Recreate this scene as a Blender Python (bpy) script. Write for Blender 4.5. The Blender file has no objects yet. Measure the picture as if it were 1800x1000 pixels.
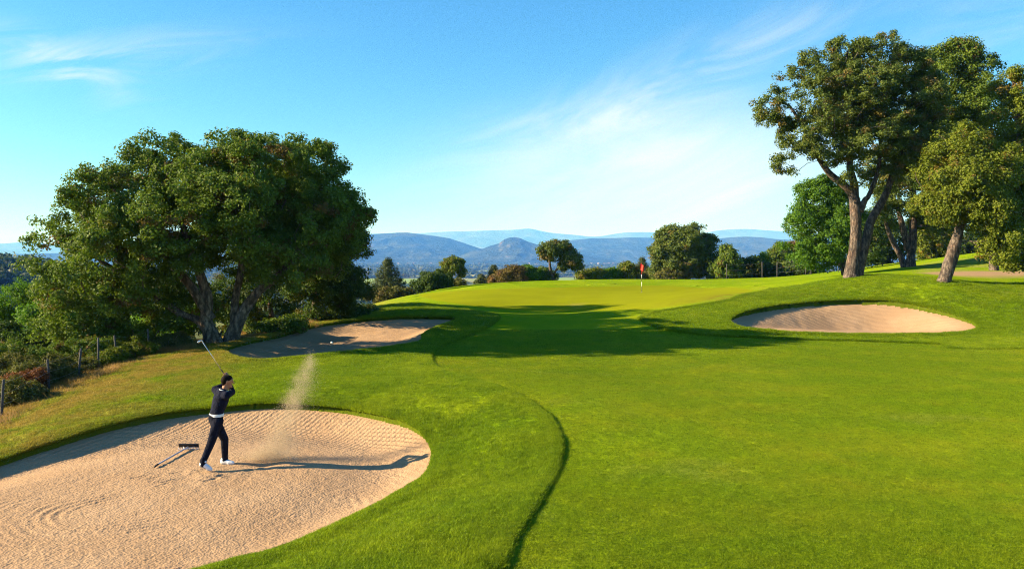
import bpy, bmesh, math, random
import numpy as np
from mathutils import Vector, Matrix

rng = np.random.default_rng(7)
random.seed(7)
scene = bpy.context.scene
col = scene.collection

# ----------------------------------------------------------------------------
# camera constants (measured from the photograph, 1800 x 1000)
# ----------------------------------------------------------------------------
F, HV, ZC = 1400.0, 452.0, 3.25
SUN_EL, SUN_AZ = math.radians(22.5), math.radians(2.5)   # azimuth: from the left, a little behind the viewer
SUN_DIR = np.array([-math.cos(SUN_EL) * math.cos(SUN_AZ), -math.cos(SUN_EL) * math.sin(SUN_AZ), math.sin(SUN_EL)])


def W(u, v, Y):
    """world point seen at photo pixel u, v when it stands Y metres away"""
    return np.array([(u - 900.0) / F * Y, Y, ZC - (v - HV) / F * Y])


# ----------------------------------------------------------------------------
# noise
# ----------------------------------------------------------------------------
def _hash(ix, iy, iz, seed):
    h = (ix.astype(np.int64) * 374761393 + iy.astype(np.int64) * 668265263 + iz.astype(np.int64) * 2147483647 + seed * 974634777) & 0xFFFFFFFF
    h = ((h ^ (h >> 13)) * 1274126177) & 0xFFFFFFFF
    h = ((h ^ (h >> 16)) * 2246822519) & 0xFFFFFFFF
    return ((h ^ (h >> 15)) & 0xFFFFFF) / float(0xFFFFFF)


def vnoise(x, y, z=0.0, seed=0):
    x, y, z = np.broadcast_arrays(np.asarray(x, float), np.asarray(y, float), np.asarray(z, float))
    ix, iy, iz = np.floor(x), np.floor(y), np.floor(z)
    fx, fy, fz = x - ix, y - iy, z - iz
    fx, fy, fz = [t * t * t * (t * (t * 6 - 15) + 10) for t in (fx, fy, fz)]
    out = 0
    for a in (0, 1):
        for b in (0, 1):
            for c in (0, 1):
                w = (fx if a else 1 - fx) * (fy if b else 1 - fy) * (fz if c else 1 - fz)
                out = out + w * _hash(ix + a, iy + b, iz + c, seed)
    return out * 2 - 1


def fbm(x, y, z=0.0, oct=4, seed=0, gain=0.5):
    s, a, t = 0, 1.0, 0
    for i in range(oct):
        s = s + a * vnoise(np.asarray(x) * 2 ** i, np.asarray(y) * 2 ** i, np.asarray(z) * 2 ** i, seed + i * 17)
        t += a
        a *= gain
    return s / t


def sstep(a, b, x):
    t = np.clip((np.asarray(x, float) - a) / (b - a), 0, 1)
    return t * t * (3 - 2 * t)


# ----------------------------------------------------------------------------
# mesh helpers
# ----------------------------------------------------------------------------
def mesh_np(name, verts, quads=None, tris=None, smooth=False):
    me = bpy.data.meshes.new(name)
    verts = np.asarray(verts, np.float32)
    nq = 0 if quads is None else len(quads)
    nt = 0 if tris is None else len(tris)
    me.vertices.add(len(verts))
    me.vertices.foreach_set("co", verts.ravel())
    loops = []
    if nq:
        loops.append(np.asarray(quads, np.int32).ravel())
    if nt:
        loops.append(np.asarray(tris, np.int32).ravel())
    if loops:
        lp = np.concatenate(loops)
        me.loops.add(len(lp))
        me.loops.foreach_set("vertex_index", lp)
        starts = np.concatenate([np.arange(nq) * 4, nq * 4 + np.arange(nt) * 3]).astype(np.int32)
        me.polygons.add(nq + nt)
        me.polygons.foreach_set("loop_start", starts)
        me.polygons.foreach_set("use_smooth", np.full(nq + nt, smooth))
    me.update(calc_edges=True)
    return me


def attr(me, name, data, domain='POINT', typ='FLOAT'):
    a = me.attributes.new(name, typ, domain)
    a.data.foreach_set('vector' if typ == 'FLOAT_VECTOR' else 'value', np.asarray(data, np.float32).ravel())


def link(name, me, mat=None, parent=None, **props):
    o = bpy.data.objects.new(name, me)
    col.objects.link(o)
    if mat is not None and me is not None:
        for m in (mat if isinstance(mat, (list, tuple)) else [mat]):
            me.materials.append(m)
    if parent is not None:
        o.parent = parent
    for k, v in props.items():
        if v is not None:
            o[k] = v
    return o


def thing(name, label, cat, loc, group=None):
    o = bpy.data.objects.new(name, None)
    o.empty_display_size = 0.3
    col.objects.link(o)
    o.location = [float(c) for c in loc]
    o['label'] = label
    o['category'] = cat
    if group:
        o['group'] = group
    return o


def local(verts, root):
    return np.asarray(verts, float) - np.array(root.location)


def tube(pts, rad, sides=8, bump=0.0, seed=0, caps=True, bump_scale=3.0):
    """loft along a polyline; returns verts, quads, tris"""
    pts = np.asarray(pts, float)
    rad = np.asarray(rad, float)
    n = len(pts)
    tg = np.gradient(pts, axis=0)
    tg /= np.linalg.norm(tg, axis=1)[:, None] + 1e-9
    ref = np.array([0.13, 0.97, 0.2])
    if abs(np.dot(tg[0], ref)) > 0.9:
        ref = np.array([1.0, 0, 0])
    vs = []
    a = np.linspace(0, 2 * np.pi, sides, endpoint=False)
    u = ref - tg[0] * np.dot(ref, tg[0])
    for i in range(n):
        u = u - tg[i] * np.dot(u, tg[i])
        u /= np.linalg.norm(u) + 1e-9
        w = np.cross(tg[i], u)
        ring = np.cos(a)[:, None] * u + np.sin(a)[:, None] * w
        r = np.full(sides, rad[i])
        if bump > 0:
            p = pts[i] + ring * rad[i]
            r = r * (1 + bump * fbm(p[:, 0] * bump_scale, p[:, 1] * bump_scale, p[:, 2] * bump_scale * 0.45, 4, seed)
                     + bump * 0.8 * np.sign(vnoise(a * 2.2 / np.pi * 3, p[:, 2] * 1.2, 0, seed + 5)) * 0.35)
        vs.append(pts[i] + ring * r[:, None])
    vs = np.concatenate(vs)
    q = []
    for i in range(n - 1):
        j = np.arange(sides)
        k = (j + 1) % sides
        q.append(np.stack([i * sides + j, i * sides + k, (i + 1) * sides + k, (i + 1) * sides + j], 1))
    q = np.concatenate(q)
    t = np.zeros((0, 3), int)
    if caps:
        c0, c1 = len(vs), len(vs) + 1
        vs = np.concatenate([vs, pts[:1], pts[-1:]])
        j = np.arange(sides)
        k = (j + 1) % sides
        t = np.concatenate([np.stack([k, j, np.full(sides, c0)], 1),
                            np.stack([(n - 1) * sides + j, (n - 1) * sides + k, np.full(sides, c1)], 1)])
    return vs, q, t


class Geo:
    def __init__(self):
        self.v, self.q, self.t, self.n = [], [], [], 0

    def add(self, v, q=None, t=None):
        v = np.asarray(v, float)
        if q is not None and len(q):
            self.q.append(np.asarray(q, int) + self.n)
        if t is not None and len(t):
            self.t.append(np.asarray(t, int) + self.n)
        self.v.append(v)
        self.n += len(v)

    def box(self, lo, hi, rot=None, loc=None):
        lo, hi = np.array(lo, float), np.array(hi, float)
        v = np.array([[x, y, z] for z in (lo[2], hi[2]) for y in (lo[1], hi[1]) for x in (lo[0], hi[0])])
        if rot is not None:
            v = v @ np.asarray(rot).T
        if loc is not None:
            v = v + np.asarray(loc)
        self.add(v, [[0, 2, 3, 1], [4, 5, 7, 6], [0, 1, 5, 4], [2, 6, 7, 3], [0, 4, 6, 2], [1, 3, 7, 5]])

    def mesh(self, name, smooth=False, off=None):
        v = np.concatenate(self.v)
        if off is not None:
            v = v - np.asarray(off)
        return mesh_np(name, v, np.concatenate(self.q) if self.q else None,
                       np.concatenate(self.t) if self.t else None, smooth)


def smooth_path(pts, n):
    """Catmull-Rom resample of an open polyline of any dimension"""
    p = np.asarray(pts, float)
    p = np.concatenate([[2 * p[0] - p[1]], p, [2 * p[-1] - p[-2]]])
    out = []
    m = len(p) - 3
    for s in np.linspace(0, m - 1e-6, n):
        i = int(s)
        t = s - i
        a, b, c, d = p[i:i + 4]
        out.append(0.5 * ((2 * b) + (-a + c) * t + (2 * a - 5 * b + 4 * c - d) * t * t + (-a + 3 * b - 3 * c + d) * t ** 3))
    return np.array(out)


def smooth_loop(pts, n):
    p = np.asarray(pts, float)
    m = len(p)
    out = []
    for s in np.linspace(0, m, n, endpoint=False):
        i = int(s)
        t = s - i
        a, b, c, d = p[(i - 1) % m], p[i % m], p[(i + 1) % m], p[(i + 2) % m]
        out.append(0.5 * ((2 * b) + (-a + c) * t + (2 * a - 5 * b + 4 * c - d) * t * t + (-a + 3 * b - 3 * c + d) * t ** 3))
    return np.array(out)


# ----------------------------------------------------------------------------
# node helpers
# ----------------------------------------------------------------------------
class NT:
    def __init__(self, tree):
        self.t = tree
        self.n = tree.nodes
        self.l = tree.links

    def new(self, typ, ins=None, **kw):
        nd = self.n.new(typ)
        for k, v in kw.items():
            setattr(nd, k, v)
        for k, v in (ins or {}).items():
            s = nd.inputs[k]
            if hasattr(v, 'is_output') or isinstance(v, bpy.types.NodeSocket):
                self.l.new(v, s)
            else:
                s.default_value = v
        return nd

    def math(self, op, a, b=0.0, clamp=False):
        nd = self.new('ShaderNodeMath', {0: a, 1: b}, operation=op, use_clamp=clamp)
        return nd.outputs[0]

    def mix(self, fac, a, b, blend='MIX'):
        nd = self.n.new('ShaderNodeMix')
        nd.data_type = 'RGBA'
        nd.blend_type = blend
        for s, v in ((nd.inputs[0], fac), (nd.inputs[6], a), (nd.inputs[7], b)):
            if isinstance(v, bpy.types.NodeSocket):
                self.l.new(v, s)
            else:
                if not isinstance(v, (int, float)) and len(v) == 3:
                    v = (*v, 1)
                s.default_value = v
        return nd.outputs[2]

    def noise(self, vec, scale, detail=4, rough=0.55, dist=0.0):
        nd = self.new('ShaderNodeTexNoise', {'Scale': scale, 'Detail': detail, 'Roughness': rough, 'Distortion': dist})
        if vec is not None:
            self.l.new(vec, nd.inputs['Vector'])
        return nd.outputs['Fac']

    def ramp(self, fac, a, b):
        nd = self.new('ShaderNodeMapRange', {'Value': fac, 'From Min': a, 'From Max': b}, interpolation_type='SMOOTHSTEP')
        return nd.outputs[0]

    def attr(self, name):
        return self.new('ShaderNodeAttribute', attribute_name=name).outputs['Fac']

    def pos(self):
        return self.new('ShaderNodeNewGeometry').outputs['Position']

    def bump(self, h, strength, dist):
        return self.new('ShaderNodeBump', {'Height': h, 'Strength': strength, 'Distance': dist}).outputs[0]


def new_mat(name):
    m = bpy.data.materials.new(name)
    m.use_nodes = True
    m.node_tree.nodes.clear()
    nt = NT(m.node_tree)
    out = nt.new('ShaderNodeOutputMaterial')
    return m, nt, out


def simple_mat(name, color, rough=0.6, spec=0.3, metal=0.0, noise=0.0, nscale=20.0, bump=0.0, sheen=0.0):
    m, nt, out = new_mat(name)
    c = (*color, 1)
    p = nt.new('ShaderNodeBsdfPrincipled', {'Base Color': c, 'Roughness': rough, 'Metallic': metal, 'Specular IOR Level': spec})
    if sheen:
        p.inputs['Sheen Weight'].default_value = sheen
    if noise or bump:
        co = nt.new('ShaderNodeTexCoord').outputs['Object']
        n = nt.noise(co, nscale, 5)
        if noise:
            dark = tuple(x * (1 - noise) for x in color)
            lite = tuple(min(1, x * (1 + noise)) for x in color)
            nt.l.new(nt.mix(nt.ramp(n, 0.3, 0.7), dark, lite), p.inputs['Base Color'])
        if bump:
            nt.l.new(nt.bump(n, 1.0, bump), p.inputs['Normal'])
    nt.l.new(p.outputs[0], out.inputs[0])
    return m


# ----------------------------------------------------------------------------
# terrain: smooth base surface through measured points (thin plate spline)
# ----------------------------------------------------------------------------
CP = []
for x, y, z in [(0, 7, 0), (5, 7, 0), (12, 7, .1), (-3, 7, -.02), (-8, 6, -.15), (1, 13.5, 0), (6, 14, 0), (13, 15, .1),
                (3, 22, 0), (9, 22, .02), (18, 23, .15), (4, 29, 0), (10, 29, 0), (0, 2, 0), (-9, 1, -.2), (9, 1, .1),
                (25, 14, .5), (28, 30, .8), (-13.5, 13, -.95), (-15, 8, -1.1), (-20, 18, -2.2),
                (0, 100, -3.2), (25, 105, -2.5), (0, 135, -11), (-12, 95, -3.5), (-20, 48, -3.2), (-25, 33, -4), (-17.5, 25.5, -1.7),
                (-36, 42, -9), (-16, 64, -2.2), (-40, 85, -14), (-14, 90, -2.6), (45, 62, 4.2), (62, 65, 5), (75, 100, 4), (50, 100, 2.2),
                (60, 140, -6), (35, 30, 1.5), (-24, 62, -6), (-6, 86, -.6), (8, 90, -.6), (22, 92, -.2)]:
    CP.append((x, y, z))
for u, v, Y in [(1500, 592, 32.5), (1350, 588, 33.0), (1277, 566, 35), (1722, 576, 35), (1500, 528, 40), (1400, 534, 39.5), (1600, 538, 38.7),
                (1300, 519, 42), (1150, 562, 36.5), (1500, 487, 45), (1665, 494, 41), (1595, 470, 62), (1650, 455, 72), (1790, 470, 55),
                (1700, 481, 50), (1750, 515, 42), (1780, 560, 36), (1790, 618, 27.5), (1560, 492, 43), (1400, 503, 46), (1900, 500, 45),
                (1000, 547, 46), (1128, 514, 57.6), (900, 535, 50), (1100, 491.5, 80), (900, 497, 78), (1300, 490, 80), (1420, 488, 75),
                (740, 516, 70), (700, 525, 62), (640, 547, 52), (840, 545, 46), (1250, 505, 66), (800, 505, 77), (1480, 482, 70),
                (660, 558, 38.5), (800, 557, 38.5), (720, 534, 45), (600, 565, 39), (640, 622, 26.3), (745, 605, 29.5), (400, 618, 27.3), (500, 632, 25.2),
                (380, 605, 30), (300, 620, 28), (200, 645, 25), (100, 690, 21.5), (0, 740, 19), (-100, 795, 17), (150, 705, 19.6), (60, 765, 16.6),
                (500, 692, 18.9), (330, 705, 19), (650, 690, 19.1), (780, 712, 17.2), (880, 760, 14.4), (720, 932, 9.5), (830, 900, 10), (765, 810, 14.4), (700, 872, 12.2), (640, 908, 11.15), (560, 946, 10.2), (380, 1002, 9.1), (735, 757, 16.3), (600, 721, 17.95), (500, 714, 18.35), (400, 718, 18.3), (200, 750, 17.3), (100, 780, 16.3), (0, 812, 15.5), (300, 850, 13.2), (100, 900, 12.1),
                (520, 590, 33), (850, 640, 24), (620, 655, 22.2), (450, 660, 22), (300, 665, 22), (480, 575, 36)]:
    CP.append(tuple(W(u, v, Y)))
CP = np.array(CP)


def _tps_fit(P):
    n = len(P)
    d2 = ((P[:, None, :2] - P[None, :, :2]) ** 2).sum(-1) / 400.0
    K = 0.5 * d2 * np.log(d2 + 1e-9) + np.eye(n) * 2e-3
    A = np.zeros((n + 3, n + 3))
    A[:n, :n] = K
    A[:n, n] = 1
    A[:n, n + 1:] = P[:, :2] / 20
    A[n, :n] = 1
    A[n + 1:, :n] = P[:, :2].T / 20
    b = np.zeros(n + 3)
    b[:n] = P[:, 2]
    return np.linalg.solve(A, b)


TPS = _tps_fit(CP)
PLAIN = -60.0


def far_height(x, y):
    z = PLAIN + 1.5 * fbm(x / 900, y / 900, 0, 3, 31)
    z = z + 66 * np.exp(-(((x + 430) / 250) ** 2 + ((y - 520) / 190) ** 2))          # wooded hill, left
    z = z + 40 * np.exp(-(((x - 500) / 260) ** 2 + ((y - 560) / 260) ** 2))
    return z


def base_h(x, y):
    x = np.asarray(x, float)
    y = np.asarray(y, float)
    sh = x.shape
    x, y = x.ravel(), y.ravel()
    z = np.empty_like(x)
    r = np.hypot(x - 8, (y - 40))
    w = sstep(70, 330, r)
    near = w < 1
    zz = far_height(x, y)
    z[:] = zz
    idx = np.where(near)[0]
    for s in range(0, len(idx), 60000):
        i = idx[s:s + 60000]
        d2 = ((x[i, None] - CP[None, :, 0]) ** 2 + (y[i, None] - CP[None, :, 1]) ** 2) / 400.0
        t = (0.5 * d2 * np.log(d2 + 1e-9)) @ TPS[:len(CP)] + TPS[len(CP)] + (x[i] * TPS[-2] + y[i] * TPS[-1]) / 20
        t = np.clip(t, -40, 9)
        z[i] = t * (1 - w[i]) + zz[i] * w[i]
    return z.reshape(sh)


def hit(u, v, y0=4.0, y1=110.0):
    """ground point under photo pixel u, v"""
    Y = np.arange(y0, y1, 0.05)
    X = (u - 900) / F * Y
    Z = ZC - (v - HV) / F * Y
    h = base_h(X, Y)
    k = np.argmax(Z <= h)
    if Z[k] > h[k]:
        k = len(Y) - 1
    return np.array([X[k], Y[k], h[k]])


def pix_loop(px, extra=(), n=90):
    pts = [hit(u, v)[:2] for u, v in px] + list(extra)
    return smooth_loop(pts, n)


# region outlines
B1 = pix_loop([(0, 812), (100, 780), (200, 750), (300, 730), (400, 718), (500, 714), (600, 721), (680, 736), (735, 757), (762, 785), (766, 810),
               (750, 842), (700, 875), (640, 908), (560, 947), (470, 980), (380, 1002)],
              [(-4.6, 7.6), (-7, 7.1), (-9.5, 7.5), (-11.6, 9.2), (-12, 11.5), (-11.2, 13.2)], 140)
B2 = pix_loop([(392, 617), (440, 601), (520, 582), (590, 568), (660, 561), (740, 558), (800, 560), (802, 566), (770, 577), (748, 590), (745, 601),
               (700, 611), (620, 620), (540, 628), (470, 634), (420, 632)], (), 110)
B3 = pix_loop([(1278, 565), (1300, 551), (1350, 540), (1420, 532), (1480, 529), (1530, 528), (1580, 532), (1640, 543), (1695, 560), (1722, 575),
               (1715, 582), (1680, 587), (1600, 590), (1500, 590), (1420, 588), (1350, 583), (1300, 577)], (), 110)
FAIR = smooth_loop([hit(u, v)[:2] for u, v in
                    [(850, 1040), (873, 1000), (899, 950), (928, 900), (956, 860), (974, 825), (982, 790), (976, 757), (952, 726), (910, 698), (860, 679),
                     (805, 664), (768, 650), (753, 632), (768, 612), (815, 592), (862, 570), (868, 554), (800, 541), (735, 528), (722, 518), (775, 509), (880, 504), (1000, 501.5), (1200, 500), (1345, 505), (1300, 522), (1220, 539), (1150, 550), (1128, 560), (1165, 578),
                     (1240, 589), (1330, 594), (1500, 600), (1650, 606), (1800, 613)]] + [(44, 29), (50, 15), (44, -2), (12, -5), (0, -1)], 420)
FAIR = FAIR + 0.035 * np.stack([fbm(FAIR[:, 0] * 1.7, FAIR[:, 1] * 1.7, 0, 3, 301), fbm(FAIR[:, 0] * 1.7, FAIR[:, 1] * 1.7, 5, 3, 302)], 1)
GREEN = pix_loop([(735, 519), (790, 532), (870, 543), (1000, 548), (1110, 545), (1200, 536), (1270, 521), (1320, 509), (1200, 503.5), (1000, 505), (880, 508), (790, 512)], (), 120)


def sdist(x, y, poly, pad=3.0):
    """signed distance (positive inside) and nearest outline point"""
    d = np.full(x.shape, -pad)
    near = np.stack([x, y], -1).astype(float)
    lo, hi = poly.min(0) - pad, poly.max(0) + pad
    m = (x > lo[0]) & (x < hi[0]) & (y > lo[1]) & (y < hi[1])
    idx = np.where(m)[0]
    a = poly
    b = np.roll(poly, -1, 0)
    ab = b - a
    L2 = (ab ** 2).sum(1)
    for s in range(0, len(idx), 20000):
        i = idx[s:s + 20000]
        p = np.stack([x[i], y[i]], 1)
        ap = p[:, None] - a[None]
        t = np.clip((ap * ab).sum(-1) / L2, 0, 1)
        q = a[None] + ab[None] * t[..., None]
        dd = ((p[:, None] - q) ** 2).sum(-1)
        k = dd.argmin(1)
        dist = np.sqrt(dd[np.arange(len(i)), k])
        c = ((a[None, :, 1] > p[:, 1:2]) != (b[None, :, 1] > p[:, 1:2])) & \
            (p[:, 0:1] < ab[None, :, 0] * (p[:, 1:2] - a[None, :, 1]) / (ab[None, :, 1] + 1e-12) + a[None, :, 0])
        inside = c.sum(1) % 2 == 1
        d[i] = np.clip(np.where(inside, dist, -dist), -pad, 50)
        near[i] = q[np.arange(len(i)), k]
    return d, near


def sand_h(which, x, y, d):
    b = base_h(x, y)
    if which == 1:
        t = sstep(-4.5, -7.5, x) * sstep(10.5, 14.5, y)                  # steeper shaded face at the back left
        t2 = sstep(-7, -4, x) * sstep(15.5, 17.5, y)
        lip = 0.045 + 0.025 * t + 0.01 * t2
        z = b - lip - (0.10 + 0.05 * t + 0.10 * t2) * sstep(-0.1, 1.1 - 0.35 * t, d)
        fl = -0.56 + 0.012 * (x + 5.4)
        k = sstep(0.3, 2.4, d)
        return z * (1 - k) + (fl * 0.75 + z * 0.25) * k
    if which == 2:
        return b - 0.06 - 0.32 * sstep(-0.1, 1.6, d)
    t = sstep(35.5, 38.5, y)
    t3 = sstep(12.3, 9.6, x)
    return b - 0.06 - 0.10 * t - (0.30 + 0.62 * t) * sstep(-0.1, 1.8 + 1.2 * t, d) - 0.12 * t3 * sstep(-.05, .3, d)


def raise_of(dF, dG, y):
    """rough grass stands a little proud of the mown surfaces"""
    mown = np.maximum(dF, dG)
    amp = 0.032 + 0.030 * sstep(14.0, 18.0, y) - 0.025 * sstep(19.0, 23.0, y)
    return amp * (1 - sstep(-0.03, 0.03, mown))


# --- ground grid: one sheet, fanning out from behind the viewer to the horizon
rows = [-7.0, -5, -3, -1, 1, 3, 5]
y = 6.0
while y < 22:
    rows.append(y)
    y += 0.055
while y < 110:
    rows.append(y)
    y += 0.0046 * (y + 2)
while y < 31000:
    rows.append(y)
    y += 0.03 * (y + 2)
rows = np.array(rows)
APEX = -9.0
tt = np.concatenate([np.linspace(-1.25, -0.78, 60, endpoint=False), np.linspace(-0.78, 0.78, 620, endpoint=False), np.linspace(0.78, 1.25, 61)])
gy = np.repeat(rows, len(tt))
gx = (rows[:, None] - APEX).repeat(len(tt), 1).ravel() * np.tile(tt, len(rows))
GX0, GY0 = gx.copy(), gy.copy()
near_mask = gy < 100


def sd_all(x, y):
    out = []
    for poly in (B1, B2, B3, FAIR, GREEN):
        out.append(sdist(x, y, poly, 3.0))
    return out


idx = np.where(near_mask)[0]
sd = sd_all(gx[idx], gy[idx])
# snap rows of vertices onto the outlines so the edges are clean
cell = np.where(gy[idx] < 22, 0.04, 0.0032 * (gy[idx] + 2))
nx, ny = gx[idx].copy(), gy[idx].copy()
for k in (0, 1, 2, 3):
    d, q = sd[k]
    m = np.abs(d) < cell * 0.9
    nx[m] = q[m, 0]
    ny[m] = q[m, 1]
    d[m] = 0.0
gx[idx], gy[idx] = nx, ny
gz = base_h(gx, gy)
zone = {k: np.zeros(len(gx)) for k in ('fairway', 'green', 'dry', 'bare', 'mound', 'lip')}
dB = [np.full(len(gx), -3.0) for _ in range(3)]
dF = np.full(len(gx), -3.0)
dG = np.full(len(gx), -3.0)
for k in range(3):
    dB[k][idx] = sd[k][0]
dF[idx] = sd[3][0]
dG[idx] = sd[4][0]
bump_n = fbm(gx * 0.9, gy * 0.9, 0, 3, 3)
rough_w = 1 - sstep(-0.05, 0.1, np.maximum(dF, dG))
gz = gz + np.where(near_mask, raise_of(dF, dG, gy) + 0.018 * bump_n * rough_w + 0.012 * fbm(gx * .25, gy * .25, 0, 2, 9), 0)
# turf rolls up into a soft lip around the bunkers
for k in range(3):
    lipw = np.exp(-((dB[k] + 0.22) / 0.22) ** 2) * (dB[k] <= 0)
    gz = gz + 0.04 * lipw * near_mask
    ins = dB[k] > 0.0
    gz[ins] = sand_h(k + 1, gx[ins], gy[ins], dB[k][ins]) - 0.16
zone['fairway'][:] = sstep(-0.04, 0.04, dF)
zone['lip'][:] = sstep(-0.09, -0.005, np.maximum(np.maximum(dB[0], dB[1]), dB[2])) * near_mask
zone['green'][:] = sstep(-0.1, 0.25, dG)
edge_d = gx - np.interp(gy, [6, 17, 19, 21.5, 25, 28, 31, 36, 60], [-13.5, -12, -12.0, -12.2, -12.3, -11.8, -11.2, -9, -13])
zone['dry'][:] = np.clip(1.1 - edge_d / 5.0, 0, 1) * near_mask
bare_n = fbm(gx * 0.5, gy * 0.5, 0, 4, 44)
pth = np.exp(-((gy - (50.0 + 0.04 * (gx - 27))) / 2.2) ** 2) * sstep(24.5, 27.5, gx)
b2_ = np.exp(-(((gx - 26.2) / 2.0) ** 2 + ((gy - 42) / 1.3) ** 2))
b3_ = np.exp(-(((gx - 40) / 12.0) ** 2 + ((gy - 58) / 6) ** 2)) * 0.7
zone['bare'][:] = np.clip((pth * 1.5 + b2_ * 0.9 + b3_) + bare_n * 0.5 - 0.25, 0, 1) * near_mask
mm = np.exp(-(((gx - 13.5) / 4.2) ** 2 + ((gy - 42.0) / 1.9) ** 2))
zone['mound'][:] = np.clip(mm * 1.3 + bare_n * 0.35 * mm, 0, 1) * near_mask

R, C = len(rows), len(tt)
ii = (np.arange(R - 1)[:, None] * C + np.arange(C - 1)[None]).ravel()
gq = np.stack([ii, ii + 1, ii + C + 1, ii + C], 1)
gme = mesh_np('ground', np.stack([gx, gy, gz], 1), gq, smooth=True)
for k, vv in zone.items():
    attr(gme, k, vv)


def ground_z(x, y):
    x, y = np.atleast_1d(np.asarray(x, float)), np.atleast_1d(np.asarray(y, float))
    z = base_h(x, y)
    s = sd_all(x, y)
    z = z + raise_of(s[3][0], s[4][0], y)
    for k in range(3):
        d = s[k][0]
        z = np.where(d > 0, sand_h(k + 1, x, y, d), z + 0.05 * np.exp(-((d + 0.22) / 0.22) ** 2))
    return z


# ----------------------------------------------------------------------------
# grass colours (one node group shared by the ground and the blades)
# ----------------------------------------------------------------------------
FAIR_A, FAIR_B = (0.205, 0.288, 0.009), (0.280, 0.320, 0.011)
ROUGH_A, ROUGH_B = (0.225, 0.325, 0.009), (0.325, 0.400, 0.012)
GREEN_C = (0.182, 0.196, 0.006)
DRY_C = (0.30, 0.215, 0.055)
BARE_C = (0.36, 0.235, 0.135)


def grass_tone(nt, p, kind):
    c = grass_base(nt, p, kind)
    f = nt.noise(p, 26, 3, 0.75)
    c = nt.mix(nt.math('MULTIPLY', nt.ramp(f, 0.47, 0.68), 0.75), c, nt.mix(1.0, c, (0.42, 0.52, 0.40), 'MULTIPLY'))
    return nt.mix(nt.math('MULTIPLY', nt.ramp(f, 0.45, 0.28), 0.55), c, nt.mix(1.0, c, (1.55, 1.38, 1.3), 'MULTIPLY'))


def grass_base(nt, p, kind):
    n1 = nt.noise(p, 0.55, 5, 0.6)
    n2 = nt.noise(p, 3.5, 5, 0.65)
    n0 = nt.noise(p, 0.13, 4, 0.6)
    if kind == 'fair':
        c = nt.mix(nt.ramp(n1, 0.35, 0.68), FAIR_A, FAIR_B)
        c = nt.mix(nt.math('MULTIPLY', nt.ramp(n0, 0.42, 0.62), 0.55), c, (0.155, 0.248, 0.004))
        c = nt.mix(nt.math('MULTIPLY', nt.ramp(nt.noise(p, 1.1, 6, 0.7), 0.60, 0.74), 0.5), c, (0.30, 0.265, 0.012))
        return nt.mix(nt.math('MULTIPLY', nt.ramp(n2, 0.5, 0.75), 0.45), c, tuple(k * 0.72 for k in FAIR_A))
    c = nt.mix(nt.ramp(n1, 0.36, 0.66), ROUGH_A, ROUGH_B)
    c = nt.mix(nt.math('MULTIPLY', nt.ramp(n0, 0.42, 0.62), 0.5), c, (0.18, 0.29, 0.004))
    return nt.mix(nt.math('MULTIPLY', nt.ramp(n2, 0.5, 0.72), 0.6), c, tuple(k * 0.62 for k in ROUGH_A))


def ground_material():
    m, nt, out = new_mat('turf')
    p = nt.pos()
    rough = nt.mix(1.0, grass_tone(nt, p, 'rough'), (0.78, 0.80, 0.78), 'MULTIPLY')
    fair = nt.mix(1.0, grass_tone(nt, p, 'fair'), (0.93, 0.94, 0.93), 'MULTIPLY')
    fine = nt.noise(p, 28, 5, 0.7)
    c = nt.mix(nt.attr('fairway'), rough, fair)
    c = nt.mix(nt.attr('green'), c, nt.mix(nt.ramp(nt.noise(p, 0.35, 5, 0.6), 0.35, 0.65), GREEN_C, tuple(k * 1.16 for k in GREEN_C)))
    dn = nt.math('MULTIPLY', nt.attr('dry'), nt.ramp(nt.noise(p, 0.8, 5, 0.6), 0.25, 0.6))
    c = nt.mix(dn, c, DRY_C)
    c = nt.mix(nt.math('MULTIPLY', nt.attr('mound'), nt.ramp(nt.noise(p, 1.7, 5, .7), 0.35, 0.65)), c, (0.145, 0.115, 0.022))
    c = nt.mix(nt.attr('bare'), c, BARE_C)
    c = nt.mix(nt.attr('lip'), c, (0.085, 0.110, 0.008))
    # mottling of the blades
    c = nt.mix(nt.math('MULTIPLY', nt.ramp(fine, 0.42, 0.75), 0.45), c, nt.mix(0.5, c, (0.02, 0.05, 0.004)))
    # far plain: scrub and farmland
    sep = nt.new('ShaderNodeSeparateXYZ', {0: p})
    far = nt.ramp(sep.outputs[1], 110, 180)
    scrub = nt.mix(nt.ramp(nt.noise(p, 0.004, 5, 0.6), 0.4, 0.6), (0.035, 0.06, 0.018), (0.10, 0.10, 0.035))
    c = nt.mix(far, c, scrub)
    hgt = nt.math('ADD', nt.math('MULTIPLY', nt.noise(p, 22, 4, 0.7), 0.7), nt.math('MULTIPLY', nt.noise(p, 5, 4, .6), 0.8))
    sm = nt.math('SUBTRACT', 1.0, nt.math('MULTIPLY', nt.attr('green'), 0.85))
    nrm = nt.new('ShaderNodeBump', {'Height': hgt, 'Strength': sm, 'Distance': 0.05}).outputs[0]
    b = nt.new('ShaderNodeBsdfPrincipled', {'Base Color': c, 'Roughness': 1.0, 'Specular IOR Level': 0.0, 'Normal': nrm})
    nt.l.new(b.outputs[0], out.inputs[0])
    return m


MAT_TURF = ground_material()
link('ground', gme, MAT_TURF, kind='structure', label='sloping golf turf with fairway, green and rough', category='ground')


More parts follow.
